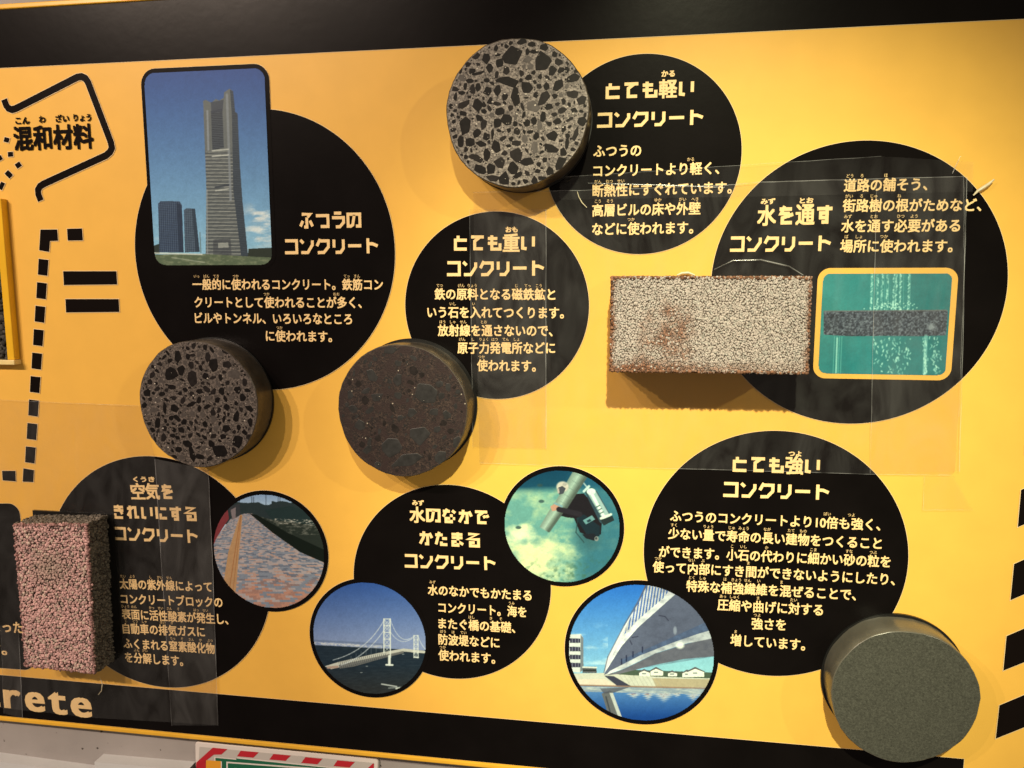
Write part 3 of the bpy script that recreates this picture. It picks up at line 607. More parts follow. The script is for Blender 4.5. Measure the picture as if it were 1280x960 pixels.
def pic_river(p):
    X, Y = p.X, p.Y; z = z32(680, 700, 4); t = np.clip((Y-730)/110, 0, 1)[..., None]
    p.C = np.array([44, 106, 190.])*(1-t)+np.array([140, 186, 214.])*t
    m = np.clip((X-790)/40, 0, 1)*np.clip((Y-800)/20, 0, 1); p.put(m, (150, 196, 200), .6)
    m = np.clip((fbm(X/20, Y/6, 4, 2)-.55)*4, 0, 1)*(X < 760)*np.clip((Y-775)/20, 0, 1)*(Y < 830); p.put(m, (210, 222, 230), .5)
    i = np.clip((Y-852)/1, 0, 1); t2 = np.clip((Y-856)/40, 0, 1)[..., None]; p.put(i, 1.0); p.C = p.C*(1-i[..., None])+(np.array([98, 140, 190.])*(1-t2)+np.array([28, 70, 140.])*t2)*i[..., None]
    p.poly(z([(125, 370), (185, 368), (196, 385), (198, 545), (180, 560), (125, 555)]), (206, 206, 206))
    p.poly(z([(183, 369), (197, 387), (198, 545), (182, 558)]), (120, 124, 134))
    for yy in (388, 430, 470, 510): p.poly(z([(128, yy), (182, yy+2), (182, yy+24), (130, yy+24)]), (58, 56, 78)); 
    for yy in (388, 430, 470, 510):
        for x in (142, 158, 172): p.line(*z([(x, yy+1), (x, yy+24)]), .7, (170, 170, 180), .8)
    p.poly(z([(193, 530), (262, 530), (265, 562), (193, 562)]), (92, 92, 98)); p.line(*z([(195, 533), (262, 535)]), 1.8, (216, 214, 210)); p.poly(z([(195, 545), (262, 545), (262, 552), (195, 552)]), (44, 50, 50))
    # far bank with houses
    p.poly(z([(300, 570), (420, 545), (860, 560), (860, 600), (300, 600)]), (80, 92, 80))
    for (x, y, w, h) in ((500, 545, 60, 34), (560, 535, 70, 40), (640, 552, 50, 26), (715, 548, 60, 34), (755, 535, 90, 46)):
        p.poly(z([(x-w*.4, y+h), (x-w*.4, y+h*.4), (x, y), (x+w*.5, y+h*.45), (x+w*.5, y+h)]), (226, 222, 214)); p.poly(z([(x-w*.5, y+h*.42), (x, y-4), (x+w*.58, y+h*.45), (x+w*.5, y+h*.5), (x, y+6), (x-w*.42, y+h*.5)]), (96, 92, 98))
        p.line(*z([(x-8, y+h*.6), (x+8, y+h*.6)]), 1.6, (92, 100, 108), .8)
    p.poly(z([(120, 565), (300, 562), (380, 570), (550, 580), (860, 590), (860, 635), (560, 636), (150, 620)]), (198, 194, 184))
    p.poly(z([(540, 588), (860, 594), (860, 633), (560, 632)]), (176, 160, 136)); p.poly(z([(140, 595), (300, 592), (370, 625), (160, 620)]), (216, 198, 184), .9)
    for k in range(9): p.line(*z([(380+k*22, 575), (410+k*22, 625)]), .6, (160, 158, 152), .6)
    p.poly(z([(300, 575), (350, 578), (440, 630), (370, 630)]), (66, 66, 84))
    p.line(*z([(150, 623), (860, 640)]), 2, (148, 116, 100), .9)
    m = p.inside(z([(150, 630), (860, 642), (860, 670), (170, 655)])); p.put(m, (150, 156, 166), .85); p.put(m*np.clip(fbm(X/8, Y/1.5, 3, 5)*2-.8, 0, 1), (206, 204, 198), .8)
    wob = 3*np.sin(Y*2.4)+2*(fbm(X/3, Y*1.5, 2, 21)-.5)
    for (x, y, w, h) in ((450, 668, 70, 22), (520, 668, 60, 34), (600, 668, 110, 40), (665, 668, 40, 16), (745, 672, 70, 30), (800, 674, 60, 26)):
        cx_, cy_ = z([(x, y)])[0]; dd = np.clip(1.2-np.abs(X+wob*.5-cx_)/(w/8)-(Y-cy_)/(h/4), 0, 1)*(Y > cy_-1); p.put(np.clip(dd*1.4, 0, 1), (200, 194, 194), .8); p.put(np.clip(dd*2-1.2, 0, 1)*np.clip(fbm(X/2, Y/1.2, 2, 23)*3-1.2, 0, 1), (128, 96, 100), .8)
    # bridge underside and parapet
    p.poly(z([(510, 115), (600, 125), (860, 300), (860, 372), (700, 400), (480, 500), (300, 572), (330, 500)]), (98, 102, 126))
    i = p.inside(z([(380, 500), (560, 420), (860, 285), (860, 352), (560, 452), (400, 520)])); p.put(i, (70, 92, 134), .55); p.put(i*np.clip(fbm(X/5, Y/4, 4, 8)*2-.8, 0, 1), (104, 124, 164), .8)
    p.poly(z([(655, 165), (860, 300), (860, 275), (700, 150)]), (104, 106, 124), .8)
    p.poly(z([(540, 112), (655, 170), (470, 330), (380, 430), (300, 565), (310, 500), (400, 330), (480, 200), (515, 118)]), (216, 212, 218))
    p.poly(z([(600, 180), (655, 170), (470, 335), (385, 432), (305, 560), (380, 410), (470, 300)]), (236, 234, 238))
    i = p.inside(z([(512, 122), (625, 150), (600, 185), (460, 305), (400, 372), (430, 290), (480, 190)])); p.put(i*(((X*1.0+ Y*.15) % 3.7) < 1.75), (58, 104, 178)); 
    p.line(*z([(517, 118), (470, 205)]), 1.4, (90, 100, 130)); p.line(*z([(470, 205), (400, 325)]), 1.4, (90, 100, 130)); p.line(*z([(400, 325), (320, 480)]), 1.2, (110, 116, 140)); p.line(*z([(320, 480), (300, 560)]), 1, (90, 92, 110))
    p.poly(z([(860, 340), (860, 392), (720, 412), (560, 462), (400, 540), (310, 572), (330, 552), (480, 475), (640, 412), (760, 370)]), (216, 216, 220))
    p.poly(z([(860, 385), (860, 478), (700, 492), (540, 525), (380, 566), (305, 575), (400, 542), (560, 464), (720, 414)]), (112, 110, 122))
    i = p.inside(z([(510, 115), (600, 125), (860, 300), (860, 478), (480, 540), (300, 572), (330, 500)])); p.put(i*np.clip(fbm(X/9, Y/6, 4, 31)*2.2-1, 0, 1), (64, 66, 84), .35); p.put(i*np.clip((X-770)/70, 0, 1), (70, 72, 92), .25)
    p.ell(*z([(680, 425)])[0], 5, 4, (238, 238, 232), .8, .6); p.ell(*z([(655, 350)])[0], 2.2, 5, (168, 172, 190), .6, .6)
    for (a, b) in (((575, 275), (605, 280)), ((605, 280), (622, 300)), ((440, 385), (470, 380)), ((430, 400), (440, 420))): p.line(*z([a, b]), .9, (40, 40, 60), .8)
    for (x, y) in ((492, 445), (445, 468), (412, 488), (388, 505)): p.line(*z([(x, y-12), (x, y+14)]), 1.5, (30, 34, 60), .8)
    p.poly(z([(288, 665), (330, 650), (345, 660), (390, 790), (370, 800), (330, 800), (300, 700)]), (104, 104, 110)); p.poly(z([(325, 655), (345, 662), (392, 790), (375, 790)]), (186, 186, 186)); p.line(*z([(310, 680), (340, 790)]), 1.6, (60, 62, 70), .8)
    p.poly(z([(280, 640), (430, 632), (350, 660), (300, 665)]), (78, 78, 92), .7)
def pic_teal(p):
    X, Y = p.X, p.Y; z = z32(980, 310, 4.173); t = np.clip((X-1022)/165, 0, 1)[..., None]
    p.C = np.array([58, 132, 134.])*(1-t)+np.array([40, 112, 118.])*t; p.put(np.clip((Y-415)/30, 0, 1)*.5, (34, 116, 124))
    p.put(np.clip(fbm(X/25, Y/18, 3, 2)-.4, 0, 1)*.5, (80, 156, 156))
    A = (196, 232, 222)
    for k, x in enumerate((458, 488, 512, 540, 572, 585, 608, 650)):
        for y0 in range(132, 322, 7):
            r = random.random()
            if r < .8: p.line(*z([(x+random.uniform(-5, 5)-(y0-132)*.03, y0), (x+random.uniform(-4, 4)-(y0-132)*.03, y0+random.uniform(3, 9))]), random.uniform(.5, 1.7), A, random.uniform(.35, .85))
    for k in range(60): x = random.gauss(560, 60); p.ell(*z([(x, 318+random.uniform(-30, 4))])[0], .8, .8, A, .7, .5)
    m = p.inside(z([(205, 328), (845, 322), (852, 330), (842, 455), (700, 460), (500, 458), (350, 460), (205, 452)])); n = fbm(X/1.6, Y/1.6, 3, 4); p.put(m, (62, 66, 80)); p.put(m*np.clip(n*3-1.3, 0, 1), (118, 122, 136)); p.put(m*np.clip(1.2-n*3, 0, 1), (28, 30, 38))
    p.line(*z([(208, 329), (845, 325)]), 1.4, (120, 116, 118), .7); p.ell(*z([(765, 412)])[0], 4.5, 4, (150, 154, 166), .8, .9)
    for x0 in np.linspace(452, 655, 26):
        p.line(*z([(x0+random.gauss(0, 2), 132), (x0-4+random.gauss(0, 2), 322)]), random.uniform(.4, 1.1), A, random.uniform(.12, .4))
    for k in range(150):
        x = random.choice((475, 510, 540, 585, 605, 640, 780, 800, 735, 565)); x += random.gauss(0, 9); y = random.uniform(462, 655); p.line(*z([(x, y), (x+random.uniform(-6, 6), y+random.uniform(2, 12))]), random.uniform(.6, 1.6), A, random.uniform(.4, .9))
    for x in (262, 275, 288, 300): p.line(*z([(x, 462), (x-8, 655)]), .9, (140, 196, 190), .55)
    p.line(*z([(276, 470), (270, 650)]), 1.8, A, .6); p.line(*z([(738, 460), (730, 655)]), 4.5, (150, 196, 196), .6)
    for k in range(40): x = 735+random.gauss(0, 5); y = random.uniform(462, 655); p.line(*z([(x, y), (x, y+8)]), .9, A, .7)

def picture(parent, outline, fn, y, step=0.00052, ss=2):
    xs = [p[0] for p in outline]; zs = [p[1] for p in outline]
    x0, x1, z0, z1 = min(xs), max(xs), min(zs), max(zs); nx = int((x1-x0)/step)+1; nz = int((z1-z0)/step)+1
    gx = np.linspace(x0, x1, nx); gz = np.linspace(z0, z1, nz)
    # colours are evaluated on a finer raster, then averaged
    sx = (gx[1]-gx[0])/ss; offs = (np.arange(ss)-(ss-1)/2)*sx
    fx = (gx[:, None]+offs).ravel(); fz = (gz[:, None]+offs).ravel(); FXg, FZg = np.meshgrid(fx, fz)
    px, py = PX(FXg, FZg); p = Paint(px, py); fn(p)
    p.C = p.C*(1+.10*(fbm(px/1.3, py/1.3, 3, 77)-.5)+.06*(fbm(px/6, py/6, 3, 78)-.5))[..., None]+5
    C = lin(np.clip(p.C, 0, 255)).reshape(nz, ss, nx, ss, 3).mean((1, 3))
    C = np.clip(C, 0, 1); C = C**1.14*1.12; C = np.clip(C*np.array([0.84, 1.03, 1.06]), 0, 1)     # printed inks are seen under warm lamps
    X, Z = np.meshgrid(gx, gz)
    # inside test of the outline, with border vertices pulled onto it
    n = len(outline); r = np.zeros(X.shape, bool)
    for i in range(n):
        a, b = outline[i], outline[(i+1) % n]
        if a[1] == b[1]: continue
        r ^= ((a[1] > Z) != (b[1] > Z)) & (X < (b[0]-a[0])*(Z-a[1])/(b[1]-a[1])+a[0])
    q = r[:-1, :-1] & r[1:, :-1] & r[:-1, 1:] & r[1:, 1:]
    jz, jx = np.nonzero(q); i0 = jz*nx+jx; F = np.stack([i0, i0+1, i0+nx+1, i0+nx], 1)
    used = np.unique(F); mp = -np.ones(nx*nz, int); mp[used] = np.arange(len(used)); F = mp[F]
    V = np.stack([X.ravel()[used], np.full(len(used), y), Z.ravel()[used]], 1)
    me = bpy.data.meshes.new('picture'); me.vertices.add(len(V)); me.vertices.foreach_set('co', V.ravel())
    me.loops.add(F.size); me.loops.foreach_set('vertex_index', F.ravel().astype(np.int32)); me.polygons.add(len(F)); me.polygons.foreach_set('loop_start', np.arange(0, F.size, 4, dtype=np.int32))
    me.update(); me.validate()
    ca = me.color_attributes.new('Col', 'FLOAT_COLOR', 'POINT'); cc = np.ones((len(V), 4)); cc[:, :3] = C.reshape(-1, 3)[used]; ca.data.foreach_set('color', cc.ravel())
    return link('picture', me, M['photo'], parent)

q = [P(181, 89), P(331.5, 88), P(341, 331), P(195, 331)]
xl = (q[0][0]+q[3][0])/2; xr = (q[1][0]+q[2][0])/2; zt_ = (q[0][1]+q[1][1])/2; zb_ = (q[2][1]+q[3][1])/2
q = [(xl, zt_), (xr, zt_), (xr, zb_), (xl, zb_)]
inner = rounded(q, 0.0115); outer = grow(inner, 0.0042)
ph = printed('photo_print', outer, Y3, M['black'], board, ey=-0.0004); ph['label'] = 'black-bordered picture of a tall skyscraper under blue sky'
picture(ph, grow(inner, 0.0003), pic_tower, Y4)
q = [P(1028.6, 341), P(1190.4, 341.6), P(1181.8, 468.6), P(1022.4, 467)]
xl = (q[0][0]+q[3][0])/2; xr = (q[1][0]+q[2][0])/2; zt_ = (q[0][1]+q[1][1])/2; zb_ = (q[2][1]+q[3][1])/2
q = [(xl, zt_), (xr, zt_), (xr, zb_), (xl, zb_)]
inner = rounded(q, 0.0065); outer = grow(inner, 0.0046)
ph = printed('photo_print', outer, Y3, M['orange'], board, 0); ph['label'] = 'orange-bordered picture of water running through a grey block'
picture(ph, inner, pic_teal, Y4)
for cx, cz, r, fn, lb in ((-.3848, -.2889, .0674, pic_walk, 'round picture of a brick-paved sidewalk'), (-.2747, -.3790, .0668, pic_bridge, 'round picture of a suspension bridge'),
                      (-.0699, -.2457, .0623, pic_diver, 'round picture of a diver on the sea bed'), (.0109, -.3735, .0766, pic_river, 'round picture of a bridge over a river')):
    ph = printed('photo_print', circ(cx, cz, r), Y3, M['black'], board, ey=-0.0004); ph['label'] = lb
    picture(ph, circ(cx, cz, r-.0042, 160), fn, Y4)

# ------------------------------------------------------------------ concrete cores
def core(name, cx, cz, r, h, label, side, face, plate=0.0014, nseg=96, wob=0.0005, off=(0, 0)):
    root = tag(empty(name, (cx, 0, cz)), label, 'concrete core', 'concrete cores fixed to the board')
    rr = [r+wob*(math.sin(3*t+1)+math.sin(7*t)*.6+random.uniform(-.5, .5)) for t in [2*math.pi*i/nseg for i in range(nseg)]]
    bev = 0.0009; V = []; F = []
    prof = [(0, 0.0), (0, -h*.33), (0, -h*.66), (0, -(h-bev)), (bev*.35, -(h-bev*.35)), (bev, -h)]
    for k, (dr, y) in enumerate(prof):
        for i in range(nseg):
            t = 2*math.pi*i/nseg; q = rr[i]-dr+ (random.uniform(-.00012, .00012) if 0 < k < 4 else 0)
            V.append((cx+q*math.cos(t), y, cz+q*math.sin(t)))
    for k in range(len(prof)-1):
        for i in range(nseg): j = (i+1) % nseg; F.append([k*nseg+i, k*nseg+j, (k+1)*nseg+j, (k+1)*nseg+i])
    o = pyd('side', V, F, side, root, True)
    last = [V[(len(prof)-1)*nseg+i] for i in range(nseg)]
    pyd('sawn_face', last, [list(range(nseg))], face, root)
    ppts = circ(cx+off[0], cz+off[1], r+plate, 96)
    V = [(p[0], -0.0030, p[1]) for p in ppts]+[(p[0], -0.0002, p[1]) for p in ppts]; n = 96
    pyd('backing_plate', V, [list(range(n))]+[[i, (i+1) % n, n+(i+1) % n, n+i] for i in range(n)], M['plate'], root)
    return root
def stone_outline(cx, cz, a, b, ang, n=None, rough=.24):
    n = n or random.choice((5, 5, 6, 6, 7)); ph = random.random()*6.28; out = []
    for i in range(n):
        t = ph+2*math.pi*(i+random.uniform(-.28, .28))/n; k = 1+random.uniform(-rough, rough)
        x, z = a*k*math.cos(t), b*k*math.sin(t); c, s = math.cos(ang), math.sin(ang); out.append((cx+x*c-z*s, cz+x*s+z*c))
    # soften corners
    res = []
    for i in range(n):
        p0, p1, p2 = out[i-1], out[i], out[(i+1) % n]
        for w in (.09, ):
            res.append((p1[0]*(1-w)+p0[0]*w, p1[1]*(1-w)+p0[1]*w)); res.append((p1[0]*(1-w)+p2[0]*w, p1[1]*(1-w)+p2[1]*w))
    return res
def stone_mesh(pts, y, hgt):
    n = len(pts); c = (sum(p[0] for p in pts)/n, sum(p[1] for p in pts)/n)
    a = sum(pts[i][0]*pts[(i+1) % n][1]-pts[(i+1) % n][0]*pts[i][1] for i in range(n))
    if a < 0: pts = pts[::-1]
    V = [(p[0], y, p[1]) for p in pts]+[(c[0]+(p[0]-c[0])*.95, y-hgt, c[1]+(p[1]-c[1])*.95) for p in pts]
    return V, [[n+i for i in range(n)]]+[[i, (i+1) % n, n+(i+1) % n, n+i] for i in range(n)]
def stones(root, cx, cz, r, h, placed, mats, nfill, smin, smax, mats_small, white=0):
    occ = []
    y = -h-0.00002
    for (x, z, a, b, ang, mi) in placed:
        so = [(cx+(p[0]-cx)*min(1, r/max(1e-6, math.hypot(p[0]-cx, p[1]-cz))), cz+(p[1]-cz)*min(1, r/max(1e-6, math.hypot(p[0]-cx, p[1]-cz)))) for p in stone_outline(x, z, a, b, ang)]
        V, F = stone_mesh(so, y, random.uniform(.00006, .00016)); pyd('stone', V, F, mats[mi], root); occ.append((x, z, max(a, b)*.55+min(a, b)*.45))
    VV, FF, MI = [], [], []; tries = 0; cnt = 0; big = 0
    sizes = sorted([smin+(smax-smin)*random.random()**2.5 for _ in range(nfill)], reverse=True)
    for s in sizes:
        for _ in range(40):
            t = random.random()*6.283; q = (r-s-.0006)*math.sqrt(random.random()); x, z = cx+q*math.cos(t), cz+q*math.sin(t)
            if all((x-o[0])**2+(z-o[1])**2 > (s*.92+o[2]+.00035)**2 for o in occ): break
        else: continue
        occ.append((x, z, s*.9)); asp = random.uniform(.5, .95); pts = stone_outline(x, z, s*1.08, s*asp, random.random()*3.14); V, F = stone_mesh(pts, y, random.uniform(.00005, .00014))
        mi = random.choices(range(len(mats_small)), [6, 3, 1.6][:len(mats_small)])[0]
        if s > .0042: pyd('stone', V, F, mats_small[mi], root); continue
        n = len(VV); VV += V; FF += [[i+n for i in f] for f in F]; MI += [mi]*len(F)
    for _ in range(white):
        t = random.random()*6.283; q = (r-.004)*math.sqrt(random.random()); x, z = cx+q*math.cos(t), cz+q*math.sin(t); s = random.choice((.0003, .0003, .0004, .0005, .0009))
        V, F = stone_mesh(stone_outline(x, z, s, s*.8, 0, 6), y-.0001, .0002); n = len(VV); VV += V; FF += [[i+n for i in f] for f in F]; MI += [len(mats_small)]*len(F)
    o = pyd('small_stones', VV, FF, list(mats_small)+[M['stone_white']], root); o.data.polygons.foreach_set('material_index', MI); o['kind'] = 'stuff'
def zoomstones(lst, bx, by, k, H):
    out = []
    for s in lst:
        x, y, a, b = s[:4]; ang = s[4] if len(s) > 4 else 0; mi = s[5] if len(s) > 5 else 0
        X, Z = P(bx+x/k, by+y/k, -H); sc = (CAM_D-H)/CAM_D/1262*1.16
        out.append((X, Z, a/k*sc, b/k*sc, -math.radians(ang), mi))
    return out
H1, H2, H4, H5 = .042, .035, .038, .0345
C1 = [(357,180,33,45,20),(493,205,32,38,10),(340,292,46,16,15),(420,320,23,24,0),(372,355,18,34,0),(500,362,20,34,35,1),(627,277,26,15,-10),(560,307,17,25,20),(625,348,25,17,0,1),(665,375,22,17,0,1),(519,405,20,17),(150,492,21,36,-5),(140,395,33,15,-25,1),(203,393,20,24),(250,333,20,15,-30),(303,425,25,14),(330,465,22,21),(290,473,16,20),(285,582,20,24),(375,615,25,27,0,1),(375,565,20,13,0,1),(535,535,25,21),(533,592,30,19,20),(570,658,23,30,10),(420,650,30,18),(303,655,26,21,0,1),(265,676,22,24),(215,682,27,18,30),(358,676,22,25),(322,722,21,26),(268,720,26,14,0,1),(195,632,30,13,25,1),(220,570,22,13,10),(240,190,17,26,10),(300,208,18,16),(332,243,15,20,0,1),(258,232,16,18),(500,137,22,13,15),(445,126,18,10),(400,112,20,14),(457,157,18,9),(425,157,12,14),(563,205,18,14,0,1),(534,243,16,18),(573,240,17,10,-30),(600,567,9,20),(585,603,13,18),(495,447,14,20),(665,466,18,20),(640,520,9,28,20,1),(130,560,13,24),(245,617,13,22),(200,523,16,16),(168,560,18,17),(420,478,14,14),(205,255,28,7,-10),(290,330,15,20),(325,355,12,18),(180,325,13,18,0,1),(205,317,12,14),(140,433,16,10),(195,178,18,13,-30,1),(585,500,11,15),(612,460,21,7,-25,1),(580,420,16,12,-20,1),(508,312,11,16),(527,690,16,18),(455,730,13,16),(490,722,20,10),(384,705,22,9,-30),(210,455,16,15),(230,480,14,24,0,1),(455,585,14,22,0,2),(450,400,24,26,0,2),(268,525,7,24),(180,245,14,12),(160,215,13,9,-20),(125,240,8,14),(105,360,8,18,0),(85,400,9,10),(90,440,9,9),(98,470,9,9),(545,170,10,10),(600,240,9,12),(640,245,12,8,-20),(545,355,11,11),(585,380,9,12),(632,420,14,10),(680,400,8,9),(680,440,7,10),(350,120,10,9),(330,135,9,9),(480,270,10,12),(460,350,10,11),(232,395,9,12),(342,510,10,11),(352,545,12,9),(240,535,14,14),(150,595,10,12),(470,690,12,9),(500,640,12,10),(545,715,9,8),(415,735,12,10),(360,745,10,8),(290,390,18,8,10,1)]
c1 = core('concrete_core', -.1095, .1478, .0646, H1, 'pale grey core crowded with black stones, topmost of the cores', M['side_dark'], M['cut_light'], .001)
stones(c1, -.1095, .1478, .0638, H1, zoomstones(C1, 540, 20, 3.555, H1), [M['stone_black'], M['stone_dark'], M['stone_grey']], 520, .0005, .0036, [M['stone_black'], M['stone_dark'], M['stone_grey']], 90)
C2a = [(685,725,30,32,20),(727,712,20,20),(770,742,22,35,-10,1),(855,692,22,28),(710,655,15,28,10),(750,625,9,10),(832,658,12,22,0,1),(905,690,20,13,0,1),(935,728,32,18,0,2),(690,780,18,11),(660,865,11,30),(700,865,20,15),(765,850,26,10,-20),(800,798,14,10),(828,860,16,9,-30),(885,797,13,16),(870,830,16,11,-20),(905,860,13,14),(945,897,13,28,10),(998,865,22,13,30),(970,820,13,18),(1000,920,15,18),(630,922,11,27,10),(905,945,20,15,20),(640,690,14,9,0,1),(600,760,10,14,0,1),(905,635,18,12,30,1),(885,645,12,12,0,2),(950,660,16,14,20,1),(740,790,12,9),(600,830,12,9,0,1),(980,760,10,16,0,1)]
C2b = [(770,95,13,35,-10),(880,78,34,26,25),(950,35,22,28,-15),(845,47,14,12),(750,47,26,15),(715,70,18,11,10),(800,100,20,11,10),(655,20,14,20,0,1),(690,15,12,10),(900,115,18,9),(820,22,16,8,20),(1000,20,16,14,0,1),(960,90,12,14,0,1),(620,30,8,14,0,1),(700,100,14,8,20)]
c2 = core('concrete_core', -.4372, -.1248, .0648, H2, 'dark grey core with sharp black stones below the skyscraper picture', M['side_dark'], M['cut_mid'], .001)
stones(c2, -.4372, -.1248, .0636, H2, zoomstones(C2a, 0, 240, 3.2, H2)+zoomstones(C2b, 0, 540, 3.2, H2), [M['stone_black'], M['stone_dark'], M['stone_grey']], 520, .0005, .0042, [M['stone_black'], M['stone_dark'], M['stone_grey']], 55)
C4 = [(1065,610,42,34,20),(1045,780,45,40,0),(925,830,40,34,10),(850,545,25,30,0),(990,880,60,22,-20),(920,440,26,16,0),(800,740,20,18,0),(1120,870,26,26,0),(1190,810,16,26,0),(870,630,24,18,0),(950,560,18,22,0),(1150,700,16,20,0),(760,620,16,22,0),(1010,690,22,16,0)]
c4 = core('concrete_core', -.2224, -.1254, .0647, H4, 'blackish brown core with hardly visible stones in the middle of the board', M['side_dark'], M['cut_heavy'], .0018, off=(.001, .001))
stones(c4, -.2224, -.1254, .0636, H4, zoomstones(C4, 200, 300, 3.2, H4), [M['stone_slate']], 150, .0006, .0050, [M['stone_slate'], M['stone_heavy']], 5)
c5 = core('concrete_core', .2508, -.3814, .0644, H5, 'smooth plain grey-green core at the lower right of the board', M['side_grey'], M['cut_fine'], .0016, off=(-.0004, .0006))

# ------------------------------------------------------------------ porous blocks built grain by grain
ico = bmesh.new(); bmesh.ops.create_icosphere(ico, subdivisions=2, radius=1); ico.verts.ensure_lookup_table()
IV = np.array([v.co[:] for v in ico.verts]); IF = np.array([[v.index for v in f.verts] for f in ico.faces]); ico.free()
VAR = []
for k in range(14):
    w = IV*(1+rng.uniform(-.16, .16, (len(IV), 1)))*rng.uniform(.72, 1.2, (1, 3)); VAR.append(w)
def rot(n):
    q = rng.normal(size=(n, 4)); q /= np.linalg.norm(q, axis=1)[:, None]; a, b, c, d = q.T
    return np.stack([1-2*(c*c+d*d), 2*(b*c-a*d), 2*(b*d+a*c), 2*(b*c+a*d), 1-2*(b*b+d*d), 2*(c*d-a*b), 2*(b*d-a*c), 2*(c*d+a*b), 1-2*(b*b+c*c)], 1).reshape(n, 3, 3)
def grains(name, pos, nrm, rad, flat, colr, root, label=None):
    n = len(pos); vi = rng.integers(0, len(VAR), n); R_ = rot(n); base = np.stack(VAR)[vi]
    v = np.einsum('nij,nkj->nki', R_, base)*rad[:, None, None]
    dn = np.einsum('nkj,nj->nk', v, nrm); v = v-nrm[:, None, :]*(dn*(1-flat))[:, :, None]
    v = v+pos[:, None, :]; V = v.reshape(-1, 3); K = len(IV); F = (IF[None]+np.arange(n)[:, None, None]*K).reshape(-1, 3)
    me = bpy.data.meshes.new(name); me.vertices.add(len(V)); me.vertices.foreach_set('co', V.ravel()); me.loops.add(F.size); me.loops.foreach_set('vertex_index', F.ravel().astype(np.int32))
    me.polygons.add(len(F)); me.polygons.foreach_set('loop_start', np.arange(0, F.size, 3, dtype=np.int32)); me.update(); me.validate()
    ca = me.color_attributes.new('Col', 'FLOAT_COLOR', 'POINT'); cc = np.ones((n, K, 4)); cc[:, :, :3] = colr[:, None, :]; ca.data.foreach_set('color', cc.ravel())
    o = link(name, me, M['grain'], root); o['kind'] = 'stuff'; return o
def face_pts(w, h, sp):
    a = np.arange(0, w+sp*.5, sp); b = np.arange(0, h+sp*.5, sp*.866); A, B = np.meshgrid(a, b); A = A+(np.arange(len(b)) % 2)[:, None]*sp*.5
    A = A.ravel(); B = B.ravel(); A = A+rng.uniform(-.34, .34, A.size)*sp; B = B+rng.uniform(-.34, .34, B.size)*sp; k = (A < w) & (A > 0) & (B < h) & (B > 0); return A[k], B[k]
def block(name, quad, h, sp, label, front_col, side_col, flat, side_flat=1.0, tilt=0.0, cat='concrete block', body_m=None, side_k=1.0):
    """quad: tl,tr,br,bl of the front face in (x,z)"""
    tl, tr, br, bl = [np.array(p) for p in quad]; c = (tl+tr+br+bl)/4
    root = tag(empty(name, (c[0], 0, c[1])), label, cat)
    W_ = np.linalg.norm(tr-tl); Hh = np.linalg.norm(bl-tl)
    ins = sp*.55; P_, N_, C_, Rr, Fl = [], [], [], [], []
    A, B = face_pts(W_, Hh, sp); s = A/W_; t = B/Hh
    xz = tl[None]*(1-s)[:, None]*(1-t)[:, None]+tr[None]*s[:, None]*(1-t)[:, None]+bl[None]*(1-s)[:, None]*t[:, None]+br[None]*s[:, None]*t[:, None]
    edge = np.minimum(np.minimum(A, W_-A), np.minimum(B, Hh-B)); drop = np.maximum(0, sp*1.0-edge)**2/(sp*2)
    xz = xz+(c-xz)*0.0
    yy = -h+sp*.30+drop+rng.uniform(-.14, .30, len(A))*sp
    P_.append(np.stack([xz[:, 0], yy, xz[:, 1]], 1)); N_.append(np.tile([0, -1., 0], (len(A), 1))); Rr.append(rng.uniform(.42, .70, len(A))*sp); C_.append(front_col(s, t)); Fl.append(np.full(len(A), flat))
    for (p, q_) in ((tl, tr), (tr, br), (br, bl), (bl, tl)):
        L_ = np.linalg.norm(q_-p); sp2 = sp*side_k; A, B = face_pts(L_, h, sp2); s = A/L_; d = (q_-p)/L_; nn = np.array([-d[1], d[0]])
        if np.dot(nn, (p+q_)/2-c) < 0: nn = -nn
        xz = p[None]+np.outer(s, q_-p)-nn[None]*(sp2*.35+rng.uniform(-.2, .3, len(A))[:, None]*sp2)
        P_.append(np.stack([xz[:, 0], -B, xz[:, 1]], 1)); N_.append(np.tile([nn[0], 0, nn[1]], (len(A), 1))); Rr.append(rng.uniform(.42, .72, len(A))*sp2); C_.append(side_col(s, B/h, nn)); Fl.append(np.full(len(A), side_flat))
    grains('grains', np.concatenate(P_), np.concatenate(N_), np.concatenate(Rr), np.concatenate(Fl)[:, None], np.clip(np.concatenate(C_), .004, 1), root)
    def inset(p): return p+(c-p)/np.linalg.norm(c-p)*sp*1.3
    qs = [inset(p) for p in (tl, tr, br, bl)]; V = [(p[0], -h+sp*.75, p[1]) for p in qs]+[(p[0], -.0005, p[1]) for p in qs]
    pyd('block_body', V, [[0, 1, 2, 3], [4, 5, 1, 0], [5, 6, 2, 1], [6, 7, 3, 2], [7, 4, 0, 3]], body_m or M['core_dark'], root)
    return root
def rnd(n, lo=.7, hi=1.25): return rng.uniform(lo, hi, (n, 1))
